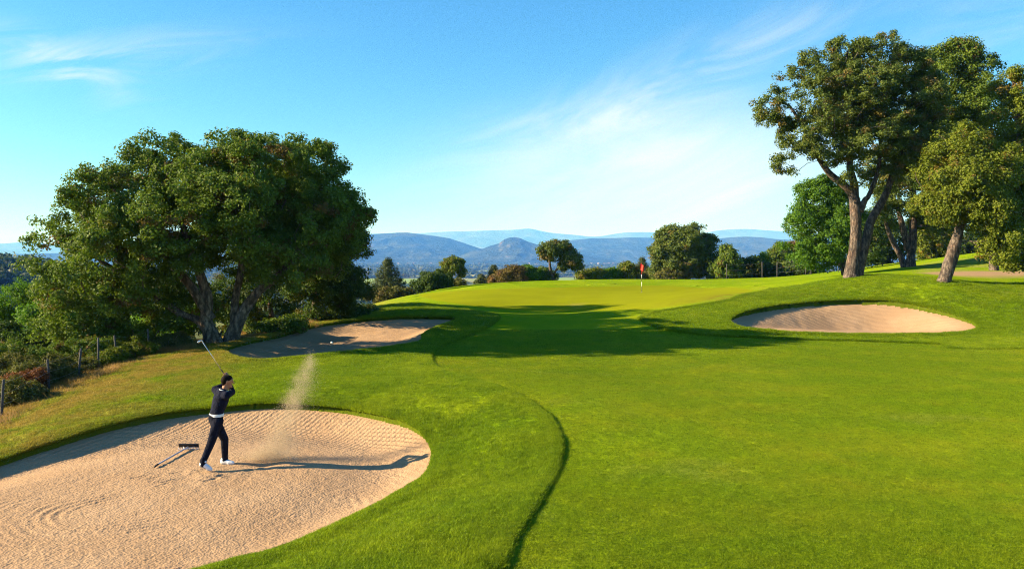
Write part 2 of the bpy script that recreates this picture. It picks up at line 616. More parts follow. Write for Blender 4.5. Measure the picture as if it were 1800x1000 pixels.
def blade_material(name, kind, trans=0.45):
    m, nt, out = new_mat(name)
    p = nt.pos()
    if kind == 'dry':
        c = nt.mix(nt.ramp(nt.noise(p, 1.2, 4), 0.4, 0.6), (0.44, 0.26, 0.10), (0.34, 0.22, 0.06))
    else:
        c = grass_tone(nt, p, kind)
        if kind == 'rough':
            # toward the fence the turf dries out
            sep = nt.new('ShaderNodeSeparateXYZ', {0: p})
            dry = nt.math('MULTIPLY', nt.ramp(sep.outputs[0], -6.0, -11.0), nt.ramp(nt.noise(p, 0.8, 5, 0.6), 0.25, 0.6))
            c = nt.mix(dry, c, (0.40, 0.285, 0.055))
    rnd = nt.new('ShaderNodeObjectInfo').outputs['Random']
    c = nt.mix(nt.math('MULTIPLY', nt.math('POWER', rnd, 1.6), 0.95), c, nt.mix(1.0, c, (0.42, 0.50, 0.38), 'MULTIPLY'))
    b = nt.new('ShaderNodeBsdfPrincipled', {'Base Color': c, 'Roughness': 0.6, 'Specular IOR Level': 0.12})
    t = nt.new('ShaderNodeBsdfTranslucent', {'Color': c})
    x = nt.new('ShaderNodeMixShader', {0: trans, 1: b.outputs[0], 2: t.outputs[0]})
    nt.l.new(x.outputs[0], out.inputs[0])
    return m


def clump_mesh(name, n, rad, h, w, lean, mat, seed):
    r = np.random.default_rng(seed)
    a = r.uniform(0, 2 * np.pi, n)
    rr = rad * np.sqrt(r.uniform(0, 1, n))
    base = np.stack([rr * np.cos(a), rr * np.sin(a), np.full(n, -0.012)], 1)
    da = r.uniform(0, 2 * np.pi, n)
    ln = r.uniform(0.2, 1.0, n) * lean
    hh = h * r.uniform(0.55, 1.15, n)
    dirn = np.stack([np.cos(da), np.sin(da), np.zeros(n)], 1)
    fa = r.uniform(0, 2 * np.pi, n)
    side = np.stack([np.cos(fa), np.sin(fa), np.zeros(n)], 1) * (w * 0.5)
    up = np.array([0, 0, 1.0])
    mid = base + up * (hh * 0.6)[:, None] + dirn * (hh * ln * 0.35)[:, None]
    tip = base + up * (hh * (1 - 0.3 * ln))[:, None] + dirn * (hh * ln)[:, None]
    v = np.stack([base - side, base + side, mid + side * 0.75, mid - side * 0.75, tip], 1).reshape(-1, 3)
    o = np.arange(n)[:, None] * 5
    q = o + np.array([[0, 1, 2, 3]])
    t = o + np.array([[3, 2, 4]])
    me = mesh_np(name, v, q, t)
    me.materials.append(mat)
    return bpy.data.objects.new(name, me)


def scatter(name, label, pts, rot, scl, clump, mat):
    me = mesh_np(name, pts)
    attr(me, 'rot', rot, typ='FLOAT_VECTOR')
    attr(me, 'scl', scl, typ='FLOAT_VECTOR')
    o = link(name, me, None, kind='stuff', label=label, category='grass')
    ng = bpy.data.node_groups.new(name + '_nodes', 'GeometryNodeTree')
    ng.interface.new_socket('Geometry', in_out='INPUT', socket_type='NodeSocketGeometry')
    ng.interface.new_socket('Geometry', in_out='OUTPUT', socket_type='NodeSocketGeometry')
    gi, go = ng.nodes.new('NodeGroupInput'), ng.nodes.new('NodeGroupOutput')
    inst = ng.nodes.new('GeometryNodeInstanceOnPoints')
    oi = ng.nodes.new('GeometryNodeObjectInfo')
    oi.inputs['Object'].default_value = clump
    oi.inputs['As Instance'].default_value = True
    na = ng.nodes.new('GeometryNodeInputNamedAttribute')
    na.data_type = 'FLOAT_VECTOR'
    na.inputs['Name'].default_value = 'rot'
    nb = ng.nodes.new('GeometryNodeInputNamedAttribute')
    nb.data_type = 'FLOAT_VECTOR'
    nb.inputs['Name'].default_value = 'scl'
    ng.links.new(gi.outputs[0], inst.inputs['Points'])
    ng.links.new(oi.outputs['Geometry'], inst.inputs['Instance'])
    ng.links.new(na.outputs['Attribute'], inst.inputs['Rotation'])
    ng.links.new(nb.outputs['Attribute'], inst.inputs['Scale'])
    ng.links.new(inst.outputs[0], go.inputs[0])
    md = o.modifiers.new('scatter', 'NODES')
    md.node_group = ng
    return o


def field_points(n, y0, y1, p=1.5, tmax=0.98):
    """random ground points, denser near the viewer"""
    u = rng.uniform(0, 1, n)
    # density per area ~ Y^-p, width ~ Y
    e = 2 - p
    yy = (y0 ** e + u * (y1 ** e - y0 ** e)) ** (1 / e)
    xx = rng.uniform(-tmax, tmax, n) * yy
    return xx, yy


MAT_BL_R = blade_material('rough_blades', 'rough')
MAT_BL_F = blade_material('fairway_blades', 'fair')
MAT_BL_D = blade_material('dry_blades', 'dry')
cl_rough = clump_mesh('rough_tuft', 34, 0.075, 0.050, 0.0055, 1.0, MAT_BL_R, 1)
cl_fair = clump_mesh('fairway_tuft', 40, 0.085, 0.020, 0.0045, 0.9, MAT_BL_F, 2)
cl_dry = clump_mesh('dry_tuft', 30, 0.10, 0.26, 0.006, 0.8, MAT_BL_D, 3)

xx, yy = field_points(430000, 7.2, 46)
s = sd_all(xx, yy)
inB = np.maximum(np.maximum(s[0][0], s[1][0]), s[2][0])
mown = np.maximum(s[3][0], s[4][0])
keepR = (inB < -0.015) & (mown < -0.01) & (xx > np.interp(yy, [6, 17, 19, 21.5, 25, 28, 31, 46], [-14.5, -12.6, -12.4, -12.6, -12.7, -12.2, -11.6, -9.5]))
xr, yr = xx[keepR], yy[keepR]
# a thick fringe hanging over each bunker edge
fx, fy = [], []
for poly, n in ((B1, 16000), (B2, 5000), (B3, 5000), (FAIR, 42000)):
    k = rng.integers(0, len(poly), n)
    t = rng.uniform(0, 1, n)[:, None]
    q = poly[k] * (1 - t) + np.roll(poly, -1, 0)[k] * t + rng.normal(0, 0.06, (n, 2))
    fx.append(q[:, 0])
    fy.append(q[:, 1])
fx, fy = np.concatenate(fx), np.concatenate(fy)
sf = sd_all(fx, fy)
ok = (np.maximum(np.maximum(sf[0][0], sf[1][0]), sf[2][0]) < 0.03) & (sf[3][0] < 0.035) & (fy > 7) & (fy < 46) & (np.abs(fx) < 1.0 * fy)
fx, fy = fx[ok], fy[ok]
zr = base_h(xr, yr)
sr = [d[0][keepR] for d in s]


def turf_z(x, y):
    ss = sd_all(x, y)
    z = base_h(x, y) + raise_of(ss[3][0], ss[4][0], y)
    rw = 1 - sstep(-0.05, 0.1, np.maximum(ss[3][0], ss[4][0]))
    z = z + 0.018 * fbm(x * 0.9, y * 0.9, 0, 3, 3) * rw + 0.012 * fbm(x * .25, y * .25, 0, 2, 9)
    for k in range(3):
        z = z + 0.05 * np.exp(-((ss[k][0] + 0.22) / 0.22) ** 2) * (ss[k][0] <= 0.03)
    return z


wx, wy = field_points(260, 8, 30)          # odd coarse weeds in the mown grass
sw_ = sd_all(wx, wy)
wk = sw_[3][0] > 0.3
wx, wy = wx[wk], wy[wk]
fx, fy = np.concatenate([fx, wx]), np.concatenate([fy, wy])
px, py = np.concatenate([xr, fx]), np.concatenate([yr, fy])
pz = turf_z(px, py)
n = len(px)
tall = (0.8 + 0.6 * fbm(px * 1.3, py * 1.3, 0, 3, 77) + 0.5 * fbm(px * 6, py * 6, 0, 2, 78)) * rng.uniform(.7, 1.3, n)
bd = np.concatenate([np.maximum(np.maximum(sr[0], sr[1]), sr[2]), np.zeros(len(fx) - len(wx)), np.full(len(wx), -3.0)])
tall = tall + 0.35 * np.exp(-((bd + 0.2) / 0.35) ** 2)
grow = np.clip(py / 16.0, 1, 2.0)
scl = np.stack([grow, grow, tall * np.clip(py / 24, 1, 1.35)], 1)
rot = np.stack([rng.normal(0, .12, n), rng.normal(0, .12, n), rng.uniform(0, 6.28, n)], 1)
scatter('rough_grass', 'longer rough grass around the sand bunkers', np.stack([px, py, pz], 1), rot, scl, cl_rough, MAT_BL_R)

xx, yy = field_points(430000, 7.2, 34)
s = sd_all(xx, yy)
keep = s[3][0] > 0.0
xx, yy = xx[keep], yy[keep]
zz = turf_z(xx, yy)
n = len(xx)
grow = np.clip(yy / 14.0, 1, 1.8)
scatter('fairway_grass', 'short mown fairway grass', np.stack([xx, yy, zz], 1),
        np.stack([rng.normal(0, .1, n), rng.normal(0, .1, n), rng.uniform(0, 6.28, n)], 1),
        np.stack([grow, grow, rng.uniform(.7, 1.2, n)], 1), cl_fair, MAT_BL_F)

# dry grass along the fence on the left
n = 9000
yy = rng.uniform(14, 40, n)
ex = np.interp(yy, [6, 17, 19, 21.5, 25, 28, 31, 36, 60], [-14, -12.4, -12.4, -12.6, -12.7, -12.2, -11.6, -9.4, -13])
xx = ex + rng.uniform(-1.3, 0.55, n) + rng.normal(0, .25, n)
zz = base_h(xx, yy)
sc = rng.uniform(0.45, 1.25, n) * (0.65 + 0.5 * fbm(xx * 0.7, yy * 0.7, 0, 3, 5))
scatter('dry_grass', 'tall straw coloured grass along the wire fence', np.stack([xx, yy, zz], 1),
        np.stack([rng.normal(0, .2, n), rng.normal(0, .2, n), rng.uniform(0, 6.28, n)], 1),
        np.stack([sc, sc, sc * .75], 1) * 1.6, cl_dry, MAT_BL_D)


# ----------------------------------------------------------------------------
# bunkers
# ----------------------------------------------------------------------------
def sand_material():
    m, nt, out = new_mat('sand')
    p = nt.pos()
    n1 = nt.noise(p, 0.7, 5, 0.6)
    n2 = nt.noise(p, 9, 5, 0.7)
    n3 = nt.noise(p, 70, 3, 0.7)
    c = nt.mix(nt.ramp(n1, 0.35, 0.7), (0.332, 0.208, 0.118), (0.375, 0.245, 0.146))
    c = nt.mix(nt.math('MULTIPLY', nt.ramp(nt.noise(p, 32, 4, 0.75), 0.50, 0.70), 0.60), c, (0.215, 0.128, 0.068))
    c = nt.mix(nt.math('MULTIPLY', nt.ramp(n3, 0.5, 0.7), 0.45), c, (0.33, 0.225, 0.135))
    vor = nt.new('ShaderNodeTexVoronoi', {'Vector': p, 'Scale': 26.0, 'Randomness': 1.0}).outputs['Distance']
    h = nt.math('ADD', nt.math('MULTIPLY', n2, 0.5), nt.math('MULTIPLY', vor, 0.5))
    h = nt.math('ADD', h, nt.math('MULTIPLY', n3, 0.25))
    b = nt.new('ShaderNodeBsdfPrincipled', {'Base Color': c, 'Roughness': 0.95, 'Specular IOR Level': 0.1, 'Normal': nt.bump(h, 1.0, 0.019)})
    nt.l.new(b.outputs[0], out.inputs[0])
    return m


MAT_SAND = sand_material()


def bunker(which, poly, cellsz, label, rake):
    lo, hi = poly.min(0) - 0.25, poly.max(0) + 0.25
    xs = np.arange(lo[0], hi[0], cellsz)
    ys = np.arange(lo[1], hi[1], cellsz)
    X, Y = np.meshgrid(xs, ys)
    x, y = X.ravel(), Y.ravel()
    d, _ = sdist(x, y, poly, 1.0)
    z = sand_h(which, x, y, np.maximum(d, -0.1))
    if rake == 1:
        # lumpy raked sand: granular bumps and arcs of tine furrows
        g = 0.0055 * fbm(x * 7, y * 7, 0, 3, 61) + 0.0042 * vnoise(x * 15, y * 15, 0, 62)
        cx, cy = -5.9, 12.2
        r = np.hypot((x - cx) * 0.82, y - cy) + 0.12 * fbm(x * .6, y * .6, 0, 2, 63)
        ang = np.arctan2(y - cy, (x - cx) * 0.82)
        band = sstep(0.1, 0.5, np.sin(r * 2.6 + 1.2 * fbm(x * .4, y * .4, 0, 2, 64) + 0.6) )
        f1 = np.sin(r * 2 * np.pi / 0.14 + 1.5 * fbm(x * 1.5, y * 1.5, 0, 2, 68))
        m1 = sstep(-0.30, 0.2, fbm(x * .55, y * .55, 0, 3, 65))
        g = g + 0.010 * f1 * (0.25 + 0.75 * band) * m1
        # straight strokes of the rake: back wall, near edge
        back = sstep(2.6, 1.4, d) * sstep(15.2, 16.4, y)
        g = g + 0.006 * back * np.sin((x * 0.80 - y * 0.45) * 2 * np.pi / 0.11)
        frt = sstep(2.0, 0.9, d) * sstep(11.0, 10.0, y)
        g = g + 0.020 * frt * np.sin((x * 0.93 + y * 0.25) * 2 * np.pi / 0.12) * sstep(-.2, .2, fbm(x * .8, y * .8, 0, 2, 66))
        # trampled patch and the splash mark where the shot was played
        tr = np.exp(-(((x + 5.5) / 1.1) ** 2 + ((y - 13.9) / 0.7) ** 2))
        g = g + tr * 0.022 * fbm(x * 3.5, y * 3.5, 0, 3, 67)
        fr = np.random.default_rng(12)
        for q_ in range(16):                                  # faint shoe prints round the player
            fx_, fy_ = -5.6 + fr.normal(0, .5), 14.0 + fr.normal(0, .4)
            an_ = fr.uniform(-.5, .5) + .7
            dx_, dy_ = (x - fx_) * math.cos(an_) + (y - fy_) * math.sin(an_), -(x - fx_) * math.sin(an_) + (y - fy_) * math.cos(an_)
            e_ = (dx_ / .15) ** 2 + (dy_ / .06) ** 2
            g = g - 0.010 * np.exp(-e_ ** 2) + 0.005 * np.exp(-((np.sqrt(e_) - 1.35) / .3) ** 2)
        dv = np.exp(-(((x + 4.62) / 0.28) ** 2 + ((y - 14.75) / 0.13) ** 2))
        g = g - 0.05 * dv + 0.03 * np.exp(-(((x + 4.25) / 0.25) ** 2 + ((y - 14.85) / 0.2) ** 2))
        z = z + g * sstep(-0.05, 0.2, d)
    else:
        z = z + (0.022 * fbm(x * 2.2, y * 2.2, 0, 4, 70 + which) + 0.012 * np.sin((x * .5 + y) * 2 * np.pi / .3 + 2 * fbm(x * .5, y * .5, 0, 2, 72))) * sstep(-0.05, 0.25, d)
    keep = d > -0.2
    nx_, ny_ = len(xs), len(ys)
    ii = (np.arange(ny_ - 1)[:, None] * nx_ + np.arange(nx_ - 1)[None]).ravel()
    q = np.stack([ii, ii + 1, ii + nx_ + 1, ii + nx_], 1)
    q = q[keep[q].all(1)]
    used = np.unique(q)
    remap = np.zeros(len(x), int)
    remap[used] = np.arange(len(used))
    me = mesh_np('sand_bunker', np.stack([x, y, z], 1)[used], remap[q], smooth=True)
    link('sand_bunker', me, MAT_SAND, kind='structure', label=label, category='bunker', group='sand bunkers')


bunker(1, B1, 0.022, 'large raked sand bunker with the golfer standing in it', 1)
bunker(2, B2, 0.06, 'sand bunker streaked with tree shade below the big left tree', 0)
bunker(3, B3, 0.06, 'oval sand bunker cut into the grassy bank under the tall right oak', 0)


# ----------------------------------------------------------------------------
# trees
# ----------------------------------------------------------------------------
def leaf_material(name, a, b, dry=None, dry_amt=0.0, trans=0.3):
    m, nt, out = new_mat(name)
    t = nt.attr('tint')
    k = nt.attr('clump')
    c = nt.mix(t, a, b)
    if dry is not None:
        c = nt.mix(nt.ramp(k, 1 - dry_amt, 1 - dry_amt * 0.4), c, dry)
    p = nt.new('ShaderNodeBsdfPrincipled', {'Base Color': c, 'Roughness': 0.6, 'Specular IOR Level': 0.12})
    tr = nt.new('ShaderNodeBsdfTranslucent', {'Color': nt.mix(1.0, c, (1.15, 1.25, 0.6), 'MULTIPLY')})
    x = nt.new('ShaderNodeMixShader', {0: trans, 1: p.outputs[0], 2: tr.outputs[0]})
    nt.l.new(x.outputs[0], out.inputs[0])
    return m


def bark_material(name, a, b, scale=9.0, depth=0.05):
    m, nt, out = new_mat(name)
    p = nt.new('ShaderNodeTexCoord').outputs['Object']
    wob = nt.new('ShaderNodeTexNoise', {'Vector': p, 'Scale': 5.0, 'Detail': 4.0}).outputs['Color']
    pw = nt.new('ShaderNodeVectorMath', {0: p, 1: nt.new('ShaderNodeVectorMath', {0: wob, 'Scale': 0.22}, operation='SCALE').outputs[0]}, operation='ADD').outputs[0]
    mp = nt.new('ShaderNodeMapping', {'Vector': pw, 'Scale': (1, 1, 0.28)}).outputs[0]
    v = nt.new('ShaderNodeTexVoronoi', {'Vector': mp, 'Scale': scale}, feature='F1').outputs['Distance']
    n = nt.noise(mp, scale * 1.3, 7, 0.75, 0.4)
    big = nt.noise(p, 1.6, 4, 0.6)
    h = nt.math('ADD', nt.math('MULTIPLY', nt.math('SUBTRACT', 1.0, v), 0.45), nt.math('MULTIPLY', n, 0.9))
    c = nt.mix(nt.ramp(h, 0.50, 0.98), a, b)
    c = nt.mix(nt.math('MULTIPLY', nt.ramp(big, 0.45, 0.65), 0.35), c, nt.mix(1.0, c, (1.25, 0.80, 0.62), 'MULTIPLY'))
    pr = nt.new('ShaderNodeBsdfPrincipled', {'Base Color': c, 'Roughness': 0.95, 'Specular IOR Level': 0.08, 'Normal': nt.bump(h, 1.0, depth)})
    nt.l.new(pr.outputs[0], out.inputs[0])
    return m


LEAF = {
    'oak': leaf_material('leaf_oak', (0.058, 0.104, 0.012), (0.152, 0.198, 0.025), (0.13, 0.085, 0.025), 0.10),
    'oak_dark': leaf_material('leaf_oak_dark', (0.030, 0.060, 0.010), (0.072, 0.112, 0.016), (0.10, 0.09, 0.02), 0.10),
    'cork': leaf_material('leaf_cork', (0.062, 0.092, 0.016), (0.138, 0.172, 0.034), (0.17, 0.125, 0.035), 0.12),
    'gold': leaf_material('leaf_gold', (0.085, 0.118, 0.010), (0.165, 0.188, 0.018), (0.2, 0.14, 0.03), 0.12),
    'bright': leaf_material('leaf_bright', (0.050, 0.120, 0.010), (0.110, 0.200, 0.016), None, 0, 0.4),
    'olive': leaf_material('leaf_olive', (0.075, 0.080, 0.016), (0.140, 0.135, 0.030), (0.16, 0.12, 0.04), 0.15),
    'brown': leaf_material('leaf_brown', (0.105, 0.075, 0.022), (0.160, 0.120, 0.035), (0.19, 0.10, 0.04), 0.2),
    'red': leaf_material('leaf_red', (0.13, 0.045, 0.018), (0.19, 0.075, 0.03), None),
    'pine': leaf_material('leaf_pine', (0.045, 0.065, 0.020), (0.085, 0.105, 0.035), None, 0, 0.15),
    'wood': leaf_material('leaf_wood', (0.030, 0.055, 0.014), (0.090, 0.110, 0.030), (0.11, 0.10, 0.035), 0.2, 0.2),
}
BARK = bark_material('bark_cork', (0.045, 0.036, 0.031), (0.205, 0.160, 0.128))
BARK_L = bark_material('bark_oak', (0.065, 0.048, 0.034), (0.32, 0.235, 0.165))


def leaves_mesh(name, cen, nrm, per, cr, lsz, seed, flat=0.75, aspect=0.62):
    r = np.random.default_rng(seed)
    K = len(cen)
    N = K * per
    size = cr * r.uniform(0.65, 1.25, K)
    off = r.normal(0, 1, (K, per, 3))
    off /= np.linalg.norm(off, axis=2, keepdims=True) + 1e-9
    off *= (r.uniform(0, 1, (K, per, 1)) ** 0.5)
    n_dir = off + 0.55 * r.normal(0, 1, off.shape) + np.array([0, 0, 0.35]) + 0.35 * nrm[:, None]
    n_dir /= np.linalg.norm(n_dir, axis=2, keepdims=True) + 1e-9
    off[..., 2] *= flat
    p = (cen[:, None] + off * size[:, None, None]).reshape(-1, 3)
    nd = n_dir.reshape(-1, 3)
    t = r.normal(0, 1, (N, 3))
    t -= nd * (t * nd).sum(1, keepdims=True)
    t /= np.linalg.norm(t, axis=1, keepdims=True) + 1e-9
    b = np.cross(nd, t)
    L = (lsz * r.uniform(0.6, 1.3, N))[:, None] * 0.5
    v = np.stack([p + t * L, p + b * L * aspect + nd * L * 0.25, p - t * L, p - b * L * aspect + nd * L * 0.25], 1).reshape(-1, 3)
    q = (np.arange(N) * 4)[:, None] + np.arange(4)[None]
    tint = np.clip(r.normal(0.5, 0.28, N), 0, 1)
    clump = np.repeat(r.uniform(0, 1, K), per)
    return v, q, tint, clump


def twig_skeleton(stems, att, r_tip, seed, rigid=0.35):
    """grow limbs from the stems to every attractor; returns segments with radii"""
    r = np.random.default_rng(seed)
    nodes, par, rad0, plen = [], [], [], []
    for st in stems:
        st = np.asarray(st, float)
        prev = -1
        L = 0.0
        for i, s in enumerate(st):
            if i:
                L += np.linalg.norm(s[:3] - st[i - 1][:3])
            nodes.append(s[:3])
            par.append(prev)
            rad0.append(s[3])
            plen.append(L if i > len(st) * 0.35 else 1e6)     # limbs leave the upper stem only
            prev = len(nodes) - 1
    ns = len(nodes)
    nodes = [np.array(p) for p in nodes]
    P = np.zeros((60000, 3))
    D = np.zeros(60000)
    P[:ns] = nodes
    D[:ns] = plen
    cnt = ns
    par = list(par)
    base = stems[0][0][:3]
    order = np.argsort(np.linalg.norm(att - base, axis=1))
    for a in att[order]:
        dv = a - P[:cnt]
        dd = np.linalg.norm(dv, axis=1)
        cost = dd + rigid * D[:cnt] * 0.35 + 0.6 * np.maximum(0, P[:cnt, 2] - a[2] - 0.2 * dd)
        k = int(np.argmin(cost))
        p0 = P[k]
        dist = dd[k]
        m = max(1, int(dist / 0.45))
        # start along the parent's direction, then bend to the target
        pd = p0 - (P[par[k]] if par[k] >= 0 else p0 - np.array([0, 0, 1.0]))
        pd = pd / (np.linalg.norm(pd) + 1e-9)
        c1 = p0 + pd * dist * 0.3 + np.array([0, 0, 0.12 * dist])
        prev = k
        for i in range(1, m + 1):
            t = i / m
            q = (1 - t) ** 2 * p0 + 2 * t * (1 - t) * c1 + t * t * a
            if i < m:
                q = q + r.normal(0, 0.05 * min(dist, 1.5), 3)
            P[cnt] = q
            D[cnt] = D[prev] if D[prev] < 1e5 else 0
            D[cnt] += np.linalg.norm(q - P[prev])
            par.append(prev)
            prev = cnt
            cnt += 1
    # pipe model
    n = cnt
    area = np.zeros(n)
    kids = np.zeros(n, int)
    for i in range(ns, n):
        kids[par[i]] += 1
    e = 2.25
    for i in range(n - 1, ns - 1, -1):
        if area[i] == 0:
            area[i] = r_tip ** e
        area[par[i]] += area[i] if par[i] >= ns else 0
    segs = []
    for i in range(ns, n):
        r1 = area[i] ** (1 / e)
        pr = par[i]
        r0 = min(area[pr] ** (1 / e), r1 * 1.7) if pr >= ns else r1 * 1.25
        if pr < ns:
            r0 = min(r0, rad0[pr] * 0.95)
            r1 = min(r1, rad0[pr] * 0.9)
        segs.append((P[pr], P[i], r0, r1))
    return segs


def seg_mesh(segs, sides=6):
    a = np.array([s[0] for s in segs])
    b = np.array([s[1] for s in segs])
    r0 = np.array([s[2] for s in segs])
    r1 = np.array([s[3] for s in segs])
    t = b - a
    t /= np.linalg.norm(t, axis=1, keepdims=True) + 1e-9
    b = b + t * (r1 * 0.5)[:, None]
    ref = np.where(np.abs(t[:, 2:3]) > 0.9, np.array([[1.0, 0, 0]]), np.array([[0, 0, 1.0]]))
    u = np.cross(t, ref)
    u /= np.linalg.norm(u, axis=1, keepdims=True) + 1e-9
    w = np.cross(t, u)
    an = np.linspace(0, 2 * np.pi, sides, endpoint=False)
    ring = np.cos(an)[None, :, None] * u[:, None] + np.sin(an)[None, :, None] * w[:, None]
    v = np.concatenate([a[:, None] + ring * r0[:, None, None], b[:, None] + ring * r1[:, None, None]], 1)
    o = np.arange(len(a))[:, None, None] * (2 * sides)
    j = np.arange(sides)
    k = (j + 1) % sides
    q = (o + np.stack([j, k, k + sides, j + sides], 1)[None]).reshape(-1, 4)
    return v.reshape(-1, 3), q


def sample_blobs(blobs, n, seed, gap=0.0, gscale=0.6, shell=0.45, lumpy=0.45):
    """centres of leaf sprays: part spread over the crown blobs, part gathered on bulges of them"""
    r = np.random.default_rng(seed)
    B = np.array(blobs, float)
    vol = (B[:, 3] * B[:, 4] * B[:, 5]) ** 0.8

    def shellpts(m, amp, hi):
        k = r.choice(len(B), m * 3, p=vol / vol.sum())
        d = r.normal(0, 1, (m * 3, 3))
        d /= np.linalg.norm(d, axis=1, keepdims=True)
        rr = (shell ** 3 + r.uniform(0, 1, m * 3) * (1 - shell ** 3)) ** (1 / 3)
        lump = 1 + amp * fbm(d[:, 0] * 2.2 + k * 7.3, d[:, 1] * 2.2, d[:, 2] * 2.2, 3, seed)
        c = B[k, :3] + d * B[k, 3:6] * (rr * lump * hi)[:, None]
        q = ((c[:, None] - B[None, :, :3]) / B[None, :, 3:6])
        deep = (np.sqrt((q ** 2).sum(-1)) < 0.5).sum(1)
        g = fbm(c[:, 0] * gscale, c[:, 1] * gscale, c[:, 2] * gscale, 2, seed + 3)
        ok = ((g > gap - 0.5) | (gap <= 0)) & ((deep < 1) | (r.uniform(0, 1, m * 3) < 0.4))
        return c[ok][:m], d[ok][:m], k[ok][:m]

    n1 = int(n * (1 - lumpy))
    c1, d1, _ = shellpts(n1, 0.26, 1.0)
    n2 = n - n1
    if n2 < 20:
        return c1, d1
    c, d, k = shellpts(max(12, n2 // 6), 0.15, 0.97)
    size = B[k, 3:6].mean(1) ** 0.5 * 0.42 * r.uniform(0.6, 1.2, len(c))
    j = r.integers(0, len(c), n2)
    e = r.normal(0, 1, (n2, 3)) + d[j] * 0.55 + np.array([0, 0, 0.25])
    e /= np.linalg.norm(e, axis=1, keepdims=True)
    p = c[j] + e * np.array([1, 1, 0.72]) * (size[j] * r.uniform(0.25, 1.0, n2) ** 0.5)[:, None]
    nn = d[j] * 0.6 + e
    nn /= np.linalg.norm(nn, axis=1, keepdims=True)
    return np.concatenate([c1, p]), np.concatenate([d1, nn])


def make_tree(name, label, cat, base, stems, blobs, ncl, per, cr, lsz, leaf, bark, seed, natt=150, r_tip=0.012, gap=0.1, group=None,
              shell=0.45, min_z=None, trunk_bump=0.12, part='crown', sides=6, flat=0.75, gscale=0.6):
    root = thing(name, label, cat, base, group)
    off = np.array(root.location)
    c, d = sample_blobs(blobs, ncl, seed, gap, gscale, shell)
    if min_z is not None:
        m = c[:, 2] > min_z
        c, d = c[m], d[m]
    v, q, tint, clump = leaves_mesh(name, c, d, per, cr, lsz, seed + 1, flat)
    me = mesh_np(part, v - off, q)
    attr(me, 'tint', tint, 'FACE')
    attr(me, 'clump', clump, 'FACE')
    link(part, me, LEAF[leaf], root)
    if stems:
        g = Geo()
        paths = []
        for i, st in enumerate(stems):
            st = np.asarray(st, float)
            n = max(14, int(np.linalg.norm(np.diff(st[:, :3], axis=0), axis=1).sum() / 0.12)) if trunk_bump else 8
            sm = smooth_path(st, min(n, 70))
            sm[:, 3] = np.maximum(sm[:, 3], 0.01)
            paths.append(sm)
            g.add(*tube(sm[:, :3], sm[:, 3], 20 if trunk_bump else 7, trunk_bump, seed + i, bump_scale=2.6))
        if natt:
            r = np.random.default_rng(seed + 9)
            at = c[r.choice(len(c), min(natt, len(c)), replace=False)]
            sp = [smooth_path(p, max(4, int(np.linalg.norm(np.diff(p[:, :3], axis=0), axis=1).sum() / 0.45))) for p in [np.asarray(s_, float) for s_ in stems]]
            segs = twig_skeleton(sp, at, r_tip, seed + 11)
            v, q = seg_mesh(segs, sides)
            g.add(v, q)
        link('trunk', g.mesh('trunk', True, off), bark, root)
    return root


def px_blobs(lst, Y):
    s = Y / F
    out = []
    for u, v, dY, ru, rv, rd in lst:
        p = W(u, v, Y)
        out.append((p[0], Y + dY, p[2], ru * s, rd, rv * s))
    return out


def px_stem(lst, Y):
    """(u, v, dY, radius in px)"""
    s = Y / F
    return [(*(W(u, v, Y) + np.array([0, dY, 0])), r * s) for u, v, dY, r in lst]


def base_of(u, v, Y):
    p = W(u, v, Y)
    return np.array([p[0], Y, float(ground_z(p[0], Y)[0])])


# --- the big spreading oak on the left
Y = 30.0
b = px_blobs([(128, 405, 0.5, 50, 48, 2.4), (176, 312, 0.5, 30, 20, 0.8), (165, 480, 0, 78, 75, 3.2), (235, 350, -0.5, 75, 60, 3.0), (285, 268, 0.3, 58, 38, 2.0),
              (345, 310, 0.5, 55, 40, 2.4), (398, 268, 0.2, 52, 38, 2.2), (470, 290, 0.3, 62, 48, 2.8), (540, 285, 0.6, 50, 46, 2.2), (602, 372, 0.8, 36, 52, 2.0),
              (550, 390, 0.5, 75, 72, 3.0), (455, 375, -1.6, 80, 66, 2.6), (350, 400, -2.0, 85, 74, 2.6), (262, 450, -1.5, 85, 78, 3.0), (390, 335, 0, 80, 60, 3.0),
              (150, 560, -0.6, 55, 48, 2.4), (235, 560, 0.2, 75, 45, 2.4), (510, 455, -0.6, 80, 44, 2.4), (300, 545, 1.5, 60, 50, 1.6), (420, 440, 1.5, 90, 50, 2.2), (190, 590, -.4, 60, 24, 1.8), (270, 590, .6, 40, 20, 1.2),
              (330, 350, 4.2, 80, 70, 2.6), (440, 330, 4.6, 80, 60, 2.6), (520, 370, 5.2, 70, 70, 2.6), (400, 380, 6.2, 80, 70, 2.2), (490, 440, 6.4, 70, 60, 2.2)], Y)
st = [px_stem([(376, 612, 0, 20), (371, 588, 0, 14.5), (364, 562, -.1, 11), (368, 525, -.2, 9.5), (358, 490, -.2, 8), (342, 440, -.3, 6), (325, 380, -.3, 4.5), (330, 310, 0, 2.5)], Y),
      px_stem([(400, 610, .3, 16), (404, 588, .3, 13), (414, 566, .3, 11), (432, 535, .3, 9), (455, 508, .3, 7.5), (500, 470, .4, 8), (535, 400, .5, 6), (545, 320, .5, 3.5)], Y),
      px_stem([(408, 578, .3, 9), (406, 558, .4, 8), (406, 525, .5, 7), (412, 485, .6, 6), (420, 420, .6, 7), (415, 350, .4, 4.5), (400, 280, .2, 3)], Y),
      px_stem([(367, 585, 0, 8), (345, 563, .1, 6.5), (320, 553, .1, 5.5), (290, 535, .1, 7), (240, 500, .1, 5.5), (180, 460, 0, 4), (140, 420, 0, 3)], Y),
      px_stem([(372, 560, -.1, 9), (345, 500, -.6, 7), (290, 430, -.9, 6), (240, 360, -.7, 4), (190, 325, 0, 2.4)], Y)]
